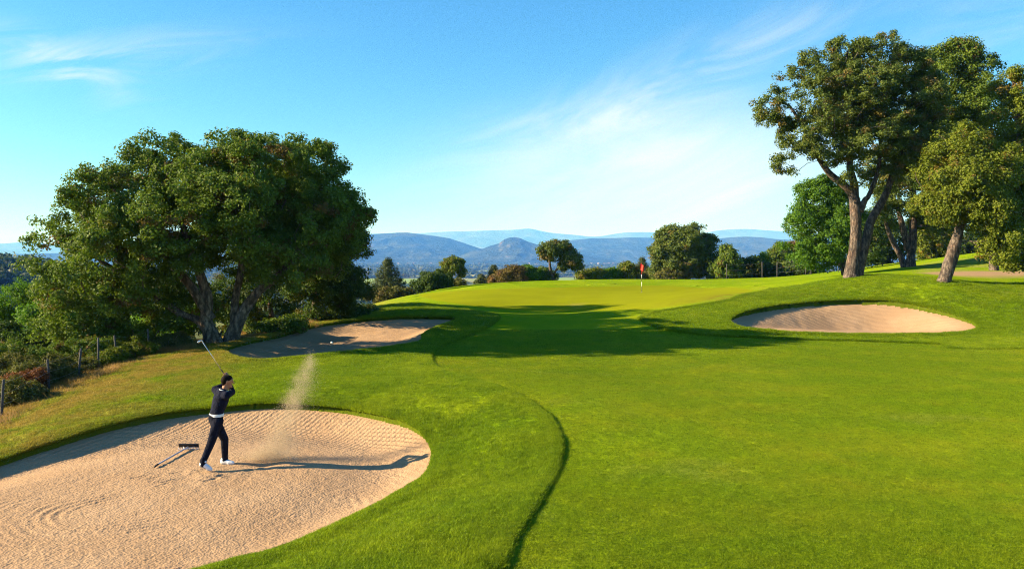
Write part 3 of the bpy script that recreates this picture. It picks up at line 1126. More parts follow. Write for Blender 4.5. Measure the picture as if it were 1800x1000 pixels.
make_tree('oak_tree', 'broad dark oak with forked trunks beside the shaded sand bunker', 'tree', base_of(385, 605, Y), st, b,
          3900, 84, 0.34, 0.115, 'oak', BARK_L, 11, natt=330, gap=0.14, shell=0.55, r_tip=0.011)

Y = 39.2
b = px_blobs([(590, 425, 0, 48, 80, 3.0), (612, 505, 0, 40, 42, 1.8), (560, 490, 0, 60, 55, 2.4), (575, 550, .5, 60, 22, 1.4), (525, 390, .5, 70, 90, 3.0)], Y)
st = [px_stem([(548, 588, 0, 10), (552, 555, 0, 8), (565, 500, 0, 6), (585, 440, 0, 4), (590, 390, 0, 2)], Y)]
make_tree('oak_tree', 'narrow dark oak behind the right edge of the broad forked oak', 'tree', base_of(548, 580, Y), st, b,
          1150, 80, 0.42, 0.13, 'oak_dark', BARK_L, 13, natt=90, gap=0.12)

# trees on the slope behind and left of it
for (Y, base, label, bl, stem, leaf, ncl, sd_) in [
    (44.0, (35, 640), 'bright green tree at the left edge of the wooded slope', [(25, 535, 0, 62, 38, 2.2), (75, 520, 0, 40, 30, 1.6), (15, 585, 0, 55, 40, 2), (-40, 560, 0, 60, 50, 2.4)],
     [(35, 660, 0, 6), (32, 600, 0, 5), (28, 540, 0, 3)], 'bright', 420, 15),
    (37.0, (95, 650), 'yellow green tree low under the left side of the broad oak', [(85, 580, 0, 50, 42, 1.8), (120, 605, 0, 40, 40, 1.5), (55, 600, .5, 30, 30, 1.2)],
     [(95, 665, 0, 5), (93, 620, 0, 4), (90, 575, 0, 2.5)], 'bright', 330, 16),
    (35.0, (300, 612), 'light green sapling in the shade behind the broad oak trunks', [(330, 555, 0, 40, 32, 1.2), (285, 575, 0, 45, 28, 1.2)],
     [(310, 615, 0, 4), (312, 585, 0, 3), (318, 555, 0, 2)], 'bright', 200, 17),
    (33.5, (40, 668), 'dark green bushy tree behind the olive shrubs at the fence', [(35, 625, 0, 60, 38, 1.6), (-20, 615, 0, 50, 45, 1.6), (95, 640, .4, 40, 25, 1.2)],
     [(40, 690, 0, 5), (38, 650, 0, 4), (35, 620, 0, 2)], 'oak_dark', 420, 18),
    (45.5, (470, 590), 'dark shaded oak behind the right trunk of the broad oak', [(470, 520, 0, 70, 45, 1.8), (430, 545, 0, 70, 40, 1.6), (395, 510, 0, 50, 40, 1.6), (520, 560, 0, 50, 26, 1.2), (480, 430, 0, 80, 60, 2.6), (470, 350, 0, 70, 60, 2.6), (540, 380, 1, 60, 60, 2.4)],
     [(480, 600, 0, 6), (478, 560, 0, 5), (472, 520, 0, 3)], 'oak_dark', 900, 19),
    (70.0, (450, 560), 'distant dark oak showing past the right edge of the broad oak', [(470, 400, 0, 70, 60, 3.2), (440, 460, 0, 80, 60, 3.4), (520, 420, 0, 60, 70, 3.0), (560, 480, 0, 50, 50, 2.6)],
     [(450, 580, 0, 8), (455, 500, 0, 6), (465, 420, 0, 4)], 'oak_dark', 520, 21),
    (41.0, (240, 620), 'dark oak at the back of the broad oak crown', [(230, 560, 0, 90, 50, 2.0), (160, 570, 0, 70, 50, 1.8), (310, 520, 0, 60, 50, 1.8)],
     [(240, 640, 0, 6), (238, 590, 0, 5), (235, 550, 0, 3)], 'oak_dark', 480, 20),
]:
    make_tree('oak_tree', label, 'tree', base_of(*base, Y), [px_stem(stem, Y)], px_blobs(bl, Y), ncl, 70, 0.42, 0.14, leaf, BARK_L, sd_, natt=40, gap=0.05,
              group='trees on the left slope', trunk_bump=0.0)

# --- right hand group
Y = 45.0
b = px_blobs([(1350, 195, 0, 34, 26, 1.3), (1385, 150, 0.3, 34, 24, 1.4), (1390, 235, -.6, 32, 38, 1.5), (1420, 120, 0, 36, 26, 1.6), (1440, 190, -1.0, 55, 42, 1.8), (1490, 95, 0, 40, 32, 1.8),
              (1545, 100, 0.2, 52, 36, 2.0), (1600, 120, 0.5, 40, 36, 2.0), (1510, 165, -1.2, 62, 48, 2.0), (1580, 190, -.6, 60, 52, 2.2), (1450, 260, -1.0, 50, 34, 1.5),
              (1380, 285, -.3, 22, 24, 1.0), (1520, 250, -1.2, 60, 42, 1.8), (1590, 270, -.6, 50, 40, 1.8), (1490, 310, -.9, 30, 20, 1.0), (1560, 315, 0.4, 40, 26, 1.4), (1620, 220, 0.8, 44, 55, 1.8), (1640, 160, 1.0, 36, 44, 1.8), (1500, 215, .4, 50, 36, 1.8), (1545, 150, -.6, 44, 36, 1.6), (1480, 150, .4, 40, 40, 1.6), (1618, 110, .4, 26, 26, 1.2), (1500, 190, 1, 50, 50, 1.6), (1620, 290, .8, 34, 30, 1.4)], Y)
st = [px_stem([(1497, 493, 0, 17), (1496, 482, 0, 12.5), (1500, 455, 0, 10.5), (1504, 420, 0, 9.5), (1504, 389, 0, 9), (1503, 360, 0, 9.5), (1497, 340, 0, 8.5), (1480, 325, -.1, 6.5), (1455, 305, -.2, 5.2), (1436, 280, -.3, 4.2), (1415, 240, -.4, 3.2), (1385, 190, -.3, 2.2), (1360, 180, -.1, 1.4)], Y),
      px_stem([(1502, 365, 0, 8), (1503, 330, .1, 7), (1495, 290, .1, 5.6), (1500, 245, 0, 4.6), (1492, 190, 0, 3.6), (1485, 130, 0, 2.2), (1490, 90, 0, 1.4)], Y),
      px_stem([(1507, 491, .1, 11), (1513, 465, .1, 9), (1522, 430, .1, 8.2), (1528, 402, .1, 7.6), (1529, 394, .1, 5)], Y),
      px_stem([(1524, 425, .15, 7), (1532, 392, .2, 7), (1549, 364, .3, 6.5), (1563, 337, .3, 5.8), (1578, 297, .4, 4.8), (1598, 240, .5, 3.6), (1613, 170, .5, 2.2)], Y),
      px_stem([(1510, 372, -.1, 6.5), (1519, 352, -.1, 5), (1526, 343, -.1, 4), (1543, 300, 0, 3.6), (1550, 240, .1, 3.2), (1555, 170, .2, 2.5), (1550, 110, .2, 1.5)], Y)]
make_tree('cork_oak', 'tall cork oak with rugged double trunk above the right sand bunker', 'tree', base_of(1506, 487, Y), st, b,
          2700, 70, 0.33, 0.12, 'cork', BARK, 23, natt=420, r_tip=0.014, gap=0.34, shell=0.4, gscale=1.5)

Y = 62.0
b = px_blobs([(1600, 345, 0, 60, 40, 2.2), (1560, 370, 0, 35, 30, 1.6), (1640, 380, 0, 40, 35, 1.8), (1590, 290, 0, 70, 45, 2.4)], Y)
st = [px_stem([(1601, 474, 0, 10), (1601, 455, 0, 7.5), (1604, 425, 0, 7), (1605, 385, 0, 6), (1606, 350, 0, 5), (1600, 300, 0, 3)], Y),
      px_stem([(1596, 440, 0, 6), (1588, 405, 0, 5), (1580, 375, 0, 4), (1570, 345, 0, 3)], Y),
      px_stem([(1592, 470, .2, 6), (1584, 448, .2, 5), (1572, 425, .2, 4.5), (1562, 400, .2, 3.5), (1555, 375, .2, 2.5)], Y)]
make_tree('cork_oak', 'oak with twin bare lower trunks on the crest behind the tall cork oak', 'tree', base_of(1598, 471, Y), st, b, 620, 70, 0.5, 0.17, 'cork', BARK, 25, natt=120, r_tip=0.016, gap=0.15)

Y = 41.0
b = px_blobs([(1690, 330, -.5, 55, 60, 2.0), (1660, 300, 0, 42, 40, 1.8), (1725, 300, -.4, 40, 50, 1.8), (1650, 365, 0, 34, 30, 1.4), (1720, 375, -.8, 45, 36, 1.5), (1740, 420, -1.0, 34, 36, 1.3), (1685, 260, 0.2, 50, 40, 1.8)], Y)
st = [px_stem([(1658, 501, 0, 14), (1661, 490, 0, 11), (1669, 464, 0, 11), (1677, 438, 0, 10), (1684, 414, 0, 8), (1690, 385, 0, 7), (1695, 340, 0, 5.5), (1690, 280, 0, 3)], Y),
      px_stem([(1688, 395, -.1, 6), (1705, 370, -.3, 5), (1725, 345, -.4, 4), (1735, 300, -.4, 2.5)], Y)]
make_tree('cork_oak', 'cork oak with a stout leaning trunk and yellow green crown', 'tree', base_of(1661, 496, Y), st, b, 1050, 78, 0.40, 0.13, 'gold', BARK, 27, natt=170, r_tip=0.014, gap=0.12)

Y = 44.0
b = px_blobs([(1780, 150, 0.3, 28, 30, 1.3), (1790, 215, 0, 45, 50, 1.8), (1770, 300, -.6, 45, 60, 1.8), (1800, 360, -.6, 60, 60, 2.0), (1765, 395, -1, 42, 50, 1.6), (1790, 435, -.8, 50, 34, 1.6), (1760, 340, -.2, 40, 60, 1.6), (1775, 440, -.5, 44, 34, 1.6), (1800, 260, -.3, 40, 60, 1.8), (1850, 260, 0, 60, 110, 2.4), (1860, 410, 0, 50, 50, 2)], Y)
st = [px_stem([(1815, 478, 0, 15), (1815, 440, 0, 12), (1808, 360, 0, 10), (1795, 270, 0, 7), (1785, 180, 0, 4), (1782, 140, 0, 2)], Y)]
make_tree('cork_oak', 'dense oak with foliage down to the ground at the right end of the grove', 'tree', base_of(1815, 470, Y), st, b, 2300, 78, 0.38, 0.13, 'gold', BARK, 29, natt=150, r_tip=0.014, gap=0.08)

Y = 53.0
b = px_blobs([(1690, 105, 0, 40, 34, 1.8), (1725, 130, 0, 34, 40, 1.8), (1660, 140, 0, 40, 40, 1.8), (1700, 190, -.4, 55, 55, 2.2), (1650, 210, 0, 40, 50, 2), (1720, 245, 0, 40, 45, 2), (1650, 300, 0.4, 40, 40, 1.8), (1690, 85, 0, 26, 18, 1.2), (1655, 110, .5, 34, 34, 1.6), (1640, 190, 1, 40, 60, 2), (1740, 180, .5, 26, 50, 1.8)], Y)
st = [px_stem([(1748, 484, 0, 8), (1744, 430, 0, 6.5), (1722, 340, 0, 6), (1698, 240, 0, 6), (1695, 150, 0, 3.5), (1692, 100, 0, 2)], Y)]
make_tree('cork_oak', 'high dark oak crown rising behind the leaning cork oak', 'tree', base_of(1748, 478, Y), st, b, 1150, 74, 0.46, 0.15, 'oak', BARK, 31, natt=170, r_tip=0.016, gap=0.16)

Y = 60.0
b = px_blobs([(1440, 350, 0, 42, 34, 2.0), (1415, 390, 0, 36, 36, 1.8), (1455, 410, -.5, 46, 48, 2.2), (1410, 440, 0, 26, 26, 1.4), (1475, 370, 0, 36, 40, 1.8), (1450, 455, 0, 36, 20, 1.4)], Y)
st = [px_stem([(1488, 486, 0, 8), (1482, 465, 0, 6.5), (1474, 440, 0, 6), (1462, 405, 0, 4.5), (1450, 360, 0, 3)], Y)]
make_tree('maple_tree', 'bright green leafy tree behind the left side of the tall cork oak', 'tree', base_of(1486, 485, Y), st, b, 800, 76, 0.5, 0.17, 'bright', BARK, 33, natt=90, gap=0.08)

for (Y, base, label, bl, leaf, ncl, sd_) in [
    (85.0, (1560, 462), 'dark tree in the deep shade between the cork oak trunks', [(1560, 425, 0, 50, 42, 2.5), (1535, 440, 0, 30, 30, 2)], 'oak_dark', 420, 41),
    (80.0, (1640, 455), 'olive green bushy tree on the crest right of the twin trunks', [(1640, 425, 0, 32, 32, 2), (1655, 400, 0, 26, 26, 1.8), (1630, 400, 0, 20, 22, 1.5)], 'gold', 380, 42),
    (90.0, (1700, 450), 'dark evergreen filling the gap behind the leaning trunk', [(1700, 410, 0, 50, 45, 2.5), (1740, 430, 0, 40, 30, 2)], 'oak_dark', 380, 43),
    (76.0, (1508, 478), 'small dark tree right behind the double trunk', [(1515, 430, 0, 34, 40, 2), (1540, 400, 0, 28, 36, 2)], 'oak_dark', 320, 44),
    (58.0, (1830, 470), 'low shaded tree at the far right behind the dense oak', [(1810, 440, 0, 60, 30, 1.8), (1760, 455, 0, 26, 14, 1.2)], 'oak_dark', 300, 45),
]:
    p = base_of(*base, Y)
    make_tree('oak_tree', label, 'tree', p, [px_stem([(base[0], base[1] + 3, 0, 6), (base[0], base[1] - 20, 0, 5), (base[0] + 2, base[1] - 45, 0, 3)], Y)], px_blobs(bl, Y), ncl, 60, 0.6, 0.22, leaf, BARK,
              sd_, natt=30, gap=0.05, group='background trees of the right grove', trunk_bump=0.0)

# --- row of trees and bushes beyond the green
Y = 95.0
b = px_blobs([(965, 443, 0, 20, 16, 1.6), (985, 436, 0, 20, 11, 1.5), (1004, 455, 0, 18, 16, 1.5), (1012, 466, 0, 9, 10, .8), (990, 470, 0, 9, 8, .8)], Y)
st = [px_stem([(970, 502, 0, 3.2), (971, 488, 0, 2.8), (967, 472, 0, 2.4), (966, 450, 0, 1.6), (970, 435, 0, 1)], Y), px_stem([(971, 486, 0, 2), (978, 474, 0, 1.8), (988, 462, 0, 1.4), (1000, 450, 0, 1)], Y)]
make_tree('oak_tree', 'leaning oak with an open two lobed crown beyond the green', 'tree', base_of(970, 500, Y), st, b, 330, 60, 0.55, 0.24, 'cork', BARK, 51, natt=60, r_tip=0.02, gap=0.15, trunk_bump=0.0)

Y = 92.0
b = px_blobs([(1200, 425, 0, 40, 30, 3.2), (1168, 440, 0, 24, 26, 2.2), (1235, 445, 0, 26, 30, 2.4), (1195, 460, 0, 50, 26, 3), (1175, 415, 0, 18, 14, 1.5), (1222, 412, 0, 22, 16, 1.8), (1160, 475, 0, 18, 14, 1.4), (1240, 474, 0, 22, 16, 1.8)], Y)
st = [px_stem([(1203, 495, 0, 5), (1202, 475, 0, 4), (1198, 450, 0, 3), (1195, 425, 0, 2)], Y)]
make_tree('oak_tree', 'large round brownish oak right of the red flag', 'tree', base_of(1203, 492, Y), st, b, 1150, 64, 0.55, 0.24, 'cork', BARK, 53, natt=140, r_tip=0.02, gap=0.12, trunk_bump=0.0)


def pine(label, u, vt, vb, wpx, Y, leaf, seed, n=26):
    base = W(u, vb, Y)
    top = W(u, vt, Y)
    h = top[2] - base[2]
    root = thing('pine_tree', label, 'tree', base, 'conifers beyond the green')
    r = np.random.default_rng(seed)
    cs, ds, segs = [], [], []
    for i in range(n):
        t = 0.12 + 0.88 * i / n
        k = max(3, int(7 * (1 - t) + 2))
        a0 = r.uniform(0, 6.28)
        L = wpx * Y / F * 0.5 * (1 - t) ** 0.75 * r.uniform(0.75, 1.15) + 0.08
        for j in range(k):
            a = a0 + j * 6.28 / k + r.normal(0, .2)
            d = np.array([math.cos(a), math.sin(a), 0.25])
            p0 = base + np.array([0, 0, h * t])
            for s_ in np.linspace(0.3, 1, max(2, int(L / 0.45))):
                cs.append(p0 + d * L * s_)
                ds.append(d)
            segs.append((p0, p0 + d * L, 0.03, 0.01))
    cs.append(top)
    ds.append(np.array([0, 0, 1.0]))
    v, q, tint, clump = leaves_mesh('c', np.array(cs), np.array(ds), 34, 0.36, 0.30, seed, 0.8, 0.22)
    me = mesh_np('crown', v - base, q)
    attr(me, 'tint', tint, 'FACE')
    attr(me, 'clump', clump, 'FACE')
    link('crown', me, LEAF[leaf], root)
    g = Geo()
    g.add(*tube([base - [0, 0, .3], base + [0, 0, h * .5], top], [.16, .1, .02], 8))
    v, q = seg_mesh(segs, 4)
    g.add(v, q)
    link('trunk', g.mesh('trunk', True, base), BARK, root)


pine('full pine standing on the slope right of the dark oak', 682, 456, 530, 66, 85, 'pine', 61)
pine('narrow dark conifer left of the round brown bush', 868, 468, 502, 22, 98, 'pine', 62, 16)
pine('tiny conifer peeping over the left crest of the green', 846, 484, 503, 20, 100, 'pine', 63, 12)
pine('spiky conifer directly behind the red flag', 1129, 454, 494, 26, 101, 'pine', 64, 14)


def bush(name, label, cat, Y, bl, leaf, ncl, per, cr, lsz, seed, group, base=None):
    B = px_blobs(bl, Y)
    if base is None:
        k = min(range(len(B)), key=lambda i: B[i][2])
        bx, by = B[k][0], B[k][1]
    else:
        bx, by = base
    gz_ = float(ground_z(bx, by)[0])
    bottom = min(q[2] - q[5] for q in B)
    z0 = max(gz_, bottom - 0.3) if gz_ > bottom - 3 else bottom
    p = (bx, by, z0)
    zc = np.mean([q[2] for q in B])
    st = [[(bx, by, z0 - 0.3, 0.05), (bx, by, (z0 + zc) / 2, 0.04), (np.mean([q[0] for q in B]), by, zc, 0.02)]]
    make_tree(name, label, cat, p, st, B, ncl, per, cr, lsz, leaf, BARK_L, seed, natt=18, gap=0.0, group=group, trunk_bump=0.0, shell=0.3, part='foliage', sides=4)


GB = 'bushes and small trees beyond the green'
for i, (label, Y, bl, leaf, ncl) in enumerate([
    ('dark rounded bush between the pine and the small golden tree', 84, [(760, 500, 0, 34, 18, 2), (770, 488, 0, 20, 12, 1.4), (745, 508, 0, 26, 12, 1.6)], 'oak_dark', 300),
    ('reddish brown round bush at the back of the green', 93, [(896, 486, 0, 28, 17, 2), (880, 492, 0, 18, 12, 1.4)], 'brown', 300),
    ('mid green bush touching the reddish brown bush', 95, [(935, 484, 0, 18, 15, 1.5), (925, 492, 0, 14, 10, 1)], 'bright', 200),
    ('grey green bush at the foot of the leaning oak', 96, [(955, 486, 0, 16, 16, 1.4), (962, 492, 0, 18, 10, 1.2)], 'oak', 200),
    ('low leafy bush right of the leaning oak', 98, [(1030, 486, 0, 18, 11, 1.4), (1050, 483, 0, 16, 11, 1.4)], 'gold', 200),
    ('low green bush left of the flag pole', 98, [(1075, 485, 0, 18, 10, 1.4), (1058, 489, 0, 12, 7, 1)], 'bright', 180),
    ('yellow brown bush next to the flag pole', 99, [(1105, 478, 0, 18, 14, 1.5), (1098, 486, 0, 16, 9, 1)], 'gold', 200),
    ('scrubby bush between the flag and the round oak', 96, [(1150, 484, 0, 18, 10, 1.4), (1135, 487, 0, 12, 8, 1)], 'olive', 190),
    ('olive bush under the left side of the round oak', 90, [(1172, 484, 0, 18, 10, 1.3), (1195, 484, 0, 16, 9, 1.3)], 'olive', 200),
    ('spindly tree standing against the right side of the round oak', 87, [(1278, 445, 0, 10, 14, 1), (1290, 462, 0, 12, 12, 1), (1272, 470, 0, 12, 18, 1), (1284, 482, 0, 12, 8, 1)], 'oak', 260),
    ('dark bush between round oak and spindly tree', 90, [(1255, 468, 0, 16, 20, 1.4), (1260, 484, 0, 18, 8, 1.2)], 'oak_dark', 220),
    ('dark hedge bush with pale top right of the spindly tree', 90, [(1322, 470, 0, 22, 18, 1.6), (1310, 484, 0, 22, 9, 1.4)], 'oak_dark', 260),
    ('tall olive bush in the dark hedge', 91, [(1372, 450, 0, 20, 20, 1.6), (1380, 474, 0, 24, 18, 1.6)], 'oak', 300),
    ('bright topped bush midway along the dark hedge', 92, [(1345, 462, 0, 20, 16, 1.6), (1350, 482, 0, 24, 10, 1.5)], 'bright', 240),
    ('shaded bush at the right end of the dark hedge', 88, [(1410, 470, 0, 26, 18, 1.6), (1430, 482, 0, 24, 9, 1.4)], 'oak_dark', 280),
    ('brownish bush above the end of the dark hedge', 93, [(1400, 442, 0, 18, 16, 1.5)], 'brown', 170),
    ('straggly bush on the slope at the foot of the pine', 80, [(675, 520, 0, 30, 12, 1.6), (705, 516, 0, 20, 9, 1.2)], 'olive', 240),
    ('small bush below the golden tree', 94, [(800, 498, 0, 18, 6, 1), (785, 500, 0, 12, 6, 1)], 'olive', 120),
]):
    bush('bush', label, 'bush', Y, bl, leaf, ncl, 46, 0.5, 0.25, 100 + i, GB)

Y = 97.0
b = px_blobs([(795, 468, 0, 20, 13, 1.6), (783, 478, 0, 12, 9, 1), (808, 476, 0, 10, 9, 1), (797, 458, 0, 10, 6, .8)], Y)
make_tree('ash_tree', 'small golden green tree with a visible slim trunk beyond the crest', 'tree', base_of(794, 503, Y),
          [px_stem([(794, 507, 0, 1.8), (794, 490, 0, 1.5), (795, 470, 0, 1)], Y)], b, 240, 50, 0.5, 0.25, 'gold', BARK_L, 71, natt=30, gap=0.12, trunk_bump=0.0)

# --- shrubs along the left fence
GS = 'shrubs along the left fence'
for i, (label, Y, bl, leaf, ncl) in enumerate([
    ('rounded olive shrub nearest the fence at the lower left', 20.6, [(35, 692, 0, 34, 20, .55), (55, 700, 0, 24, 20, .45), (15, 705, 0, 22, 18, .4)], 'olive', 330),
    ('rust red shrub behind the rounded olive shrub', 21.8, [(48, 668, 0, 24, 15, .4), (62, 674, 0, 12, 16, .3), (20, 680, 0, 24, 14, .4)], 'red', 230),
    ('long olive shrub sloping down to the rust red shrub', 22.8, [(60, 655, 0, 34, 15, .6), (82, 668, 0, 20, 26, .5), (25, 665, 0, 26, 14, .5)], 'olive', 360),
    ('small shrub at the left picture edge above the others', 24.0, [(15, 640, 0, 26, 16, .6), (-10, 655, 0, 26, 22, .6), (45, 640, 0, 20, 14, .5)], 'olive', 260),
    ('tall yellowish shrub beside the middle fence post', 23.2, [(105, 648, 0, 22, 18, .5), (115, 665, 0, 22, 22, .45), (95, 668, 0, 14, 16, .3)], 'olive', 280),
    ('low shrub between the two middle fence posts', 24.6, [(145, 645, 0, 24, 15, .5), (150, 656, 0, 22, 12, .4)], 'olive', 220),
    ('golden shrub at the upper fence posts', 25.8, [(178, 632, 0, 22, 13, .5), (195, 630, 0, 20, 14, .5)], 'gold', 220),
    ('pale shrub under the low branches of the broad oak', 27.4, [(225, 618, 0, 28, 14, .6), (250, 612, 0, 20, 12, .5)], 'gold', 220),
    ('leafy green shrub behind the fence under the left crown edge', 26.5, [(120, 622, 0, 34, 18, .8), (160, 612, 0, 30, 18, .8), (85, 630, 0, 28, 18, .7)], 'oak', 420),
    ('dark scrub behind the rust red shrub at the left edge', 25.0, [(10, 622, 0, 34, 20, .8), (55, 628, 0, 30, 18, .7), (-30, 640, 0, 34, 26, .8)], 'oak', 420),
    ('dim shrub close to the trunk of the broad oak', 29.0, [(285, 606, 0, 26, 14, .6), (315, 600, 0, 22, 12, .5)], 'olive', 210),
    ('green undergrowth bush right of the forked trunks', 34.0, [(470, 578, 0, 34, 12, .8), (510, 570, 0, 26, 10, .7)], 'oak', 260),
    ('grey green bush behind the top of the shaded bunker', 42.0, [(600, 556, 0, 36, 10, 1), (640, 548, 0, 22, 9, .8)], 'oak_dark', 230),
]):
    bush('shrub', label, 'shrub', Y, bl, leaf, ncl, 60, 0.16 if Y < 30 else .3, 0.06 if Y < 30 else .12, 140 + i, GS)

# ----------------------------------------------------------------------------
# fences
# ----------------------------------------------------------------------------
MAT_POST = simple_mat('weathered_post', (0.075, 0.068, 0.066), 0.85, 0.2, noise=0.35, nscale=30, bump=0.01)
MAT_WIRE = simple_mat('galvanised_wire', (0.25, 0.25, 0.25), 0.5, 0.5, 0.8)


def wire_fence(label, posts, hgt, rad, wires, seed):
    P = np.array([[x, y, float(base_h(np.array([x]), np.array([y]))[0])] for x, y in posts])
    root = thing('wire_fence', label, 'fence', P[0])
    r = np.random.default_rng(seed)
    tops = []
    for p in P:
        lean = r.normal(0, 0.05, 2)
        top = p + np.array([lean[0], lean[1], hgt * r.uniform(.92, 1.06)])
        tops.append(top)
        g = Geo()
        g.add(*tube([p - [0, 0, .3], (p + top) / 2, top - [0, 0, .03], top], [rad, rad * .95, rad * .9, rad * .5], 9, 0.08, seed))
        link('post', g.mesh('post', True, P[0]), MAT_POST, root)
    for w in wires:
        g = Geo()
        for a in range(len(P) - 1):
            p0 = P[a] + (tops[a] - P[a]) * w
            p1 = P[a + 1] + (tops[a + 1] - P[a + 1]) * w
            t = np.linspace(0, 1, 7)[:, None]
            q = p0 * (1 - t) + p1 * t
            q[:, 2] -= 0.04 * np.sin(t[:, 0] * np.pi)
            g.add(*tube(q, np.full(7, 0.0035), 5))
        link('wire', g.mesh('wire', True, P[0]), MAT_WIRE, root)


wire_fence('old wire fence with grey posts along the dry grass at the left', [tuple(W(u, 0, Y_)[:2]) for u, Y_ in [(-80, 17.2), (2, 19.2), (87, 21.9), (137, 23.3), (173, 24.8), (206, 26.1), (262, 28.0)]], 0.98, 0.034, (.35, .62, .9), 5)
wire_fence('wire fence with slim pale posts along the dark hedge', [tuple(W(u, 0, Y_)[:2]) for u, Y_ in [(1277, 84), (1340, 83), (1366, 83), (1416, 81), (1426, 80), (1474, 78), (1551, 78)]], 1.75, 0.05, (.3, .6, .9), 6)

# ----------------------------------------------------------------------------
# distance: wooded hill, plain, fields, houses, mountains
# ----------------------------------------------------------------------------
def wood_mass(name, label, cx, cy, hgt, wid, seed, per=46, leaf=1.0):
    n = len(cx)
    r = np.random.default_rng(seed)
    z = base_h(cx, cy)
    d = r.normal(0, 1, (n, per, 3))
    d /= np.linalg.norm(d, axis=2, keepdims=True)
    d[..., 2] = np.abs(d[..., 2]) * 1.0 - 0.25
    lump = 1 + 0.3 * r.normal(0, 1, (n, per, 1))
    p = np.stack([cx, cy, z + hgt * 0.45], 1)[:, None] + d * lump * np.stack([wid * .5, wid * .5, hgt * .55], 1)[:, None]
    nd = d + 0.5 * r.normal(0, 1, d.shape)
    nd /= np.linalg.norm(nd, axis=2, keepdims=True)
    p, nd = p.reshape(-1, 3), nd.reshape(-1, 3)
    N = len(p)
    t = r.normal(0, 1, (N, 3))
    t -= nd * (t * nd).sum(1, keepdims=True)
    t /= np.linalg.norm(t, axis=1, keepdims=True)
    b_ = np.cross(nd, t)
    L = (np.repeat(wid, per) * r.uniform(0.16, 0.36, N) * leaf)[:, None]
    v = np.stack([p + t * L, p + b_ * L * .7, p - t * L, p - b_ * L * .7], 1).reshape(-1, 3)
    q = (np.arange(N) * 4)[:, None] + np.arange(4)[None]
    me = mesh_np(name, v, q)
    attr(me, 'tint', np.clip(np.repeat(r.uniform(0, 1, n), per) * .7 + r.uniform(0, .3, N), 0, 1), 'FACE')
    attr(me, 'clump', np.repeat(r.uniform(0, 1, n), per), 'FACE')
    link(name, me, LEAF['wood'], None, kind='stuff', label=label, category='woods')


# wooded hill on the left
n = 3600
cx = rng.normal(-430, 260, n)
cy = rng.normal(500, 170, n)
m = (cy > 190) & (cx / cy < -0.30) & (np.hypot(cx - 8, cy - 40) > 190)
cx, cy = cx[m], cy[m]
wood_mass('hillside_wood', 'dark wood covering the hill at the far left', cx, cy, rng.uniform(5, 9, len(cx)), rng.uniform(6, 11, len(cx)), 81, 120, .62)
# nearer wood on the slope falling away to the left and behind the row of bushes
n = 900
a = rng.uniform(-1.0, -0.28, n)
cy = rng.uniform(70, 230, n)
cx = a * cy
m = ~((cx > -24) & (cy < 130))
wood_mass('slope_wood', 'trees filling the slope below the left side of the green', cx[m], cy[m], rng.uniform(3, 5, m.sum()), rng.uniform(3.5, 6, m.sum()), 82, 150)

FIELDS = [(-262, 2080, 120, 230, 0), (-420, 2080, 110, 240, 0), (-75, 2150, 70, 160, 1), (-40, 2250, 60, 150, 0), (105, 2250, 90, 170, 0), (-150, 2700, 160, 120, 1), (330, 3000, 260, 120, 1),
          (700, 3300, 300, 160, 0), (-700, 3200, 240, 150, 1), (-330, 1560, 110, 90, 2), (150, 3600, 300, 120, 0), (-900, 4200, 300, 140, 0)]
ncand = 11000
yy = np.exp(rng.uniform(math.log(900), math.log(7600), ncand))
xx = rng.uniform(-0.72, 0.72, ncand) * yy
g = fbm(xx / 420, yy / 420, 0, 3, 90)
keep = (g > -0.16)
for fx_, fy_, hw, hd, k_ in FIELDS:
    keep &= ~((np.abs(xx - fx_) < hw + 15) & (yy < fy_ + hd + 12) & (yy > fy_ - hd - (300 if k_ == 0 else 60)))
xx, yy = xx[keep], yy[keep]
gr = np.clip(yy / 2600, 0.8, 2.2)
wood_mass('valley_woods', 'woods and hedgerows scattered over the hazy plain', xx, yy, rng.uniform(7, 12, len(xx)) * gr ** .3, rng.uniform(9, 20, len(xx)) * gr, 83, 40)

MAT_FIELD = [simple_mat('field_green', (0.20, 0.27, 0.03), .9, .1, noise=.15, nscale=.02), simple_mat('field_straw', (0.27, 0.25, 0.08), .9, .1, noise=.15, nscale=.02),
             simple_mat('field_soil', (0.25, 0.17, 0.11), .9, .1, noise=.15, nscale=.02)]
for fx_, fy_, hw, hd, k_ in FIELDS:
    nx_, ny_ = 14, 14
    X, Y_ = np.meshgrid(np.linspace(fx_ - hw, fx_ + hw, nx_), np.linspace(fy_ - hd, fy_ + hd, ny_))
    X = X + (Y_ - fy_) * rng.uniform(-.3, .3)
    z = far_height(X.ravel(), Y_.ravel()) + 1.2
    ii = (np.arange(ny_ - 1)[:, None] * nx_ + np.arange(nx_ - 1)[None]).ravel()
    me = mesh_np('field', np.stack([X.ravel(), Y_.ravel(), z], 1), np.stack([ii, ii + 1, ii + nx_ + 1, ii + nx_], 1), smooth=True)
    link('field', me, MAT_FIELD[k_], kind='structure', label='open farm field on the plain', category='field')

MAT_WALLW = simple_mat('house_plaster', (0.75, 0.68, 0.58), .9, .1, noise=.1, nscale=.5)
MAT_ROOF = simple_mat('house_tiles', (0.33, 0.16, 0.10), .9, .1, noise=.2, nscale=1)
MAT_WIN = simple_mat('house_window', (0.05, 0.05, 0.06), .3, .5)


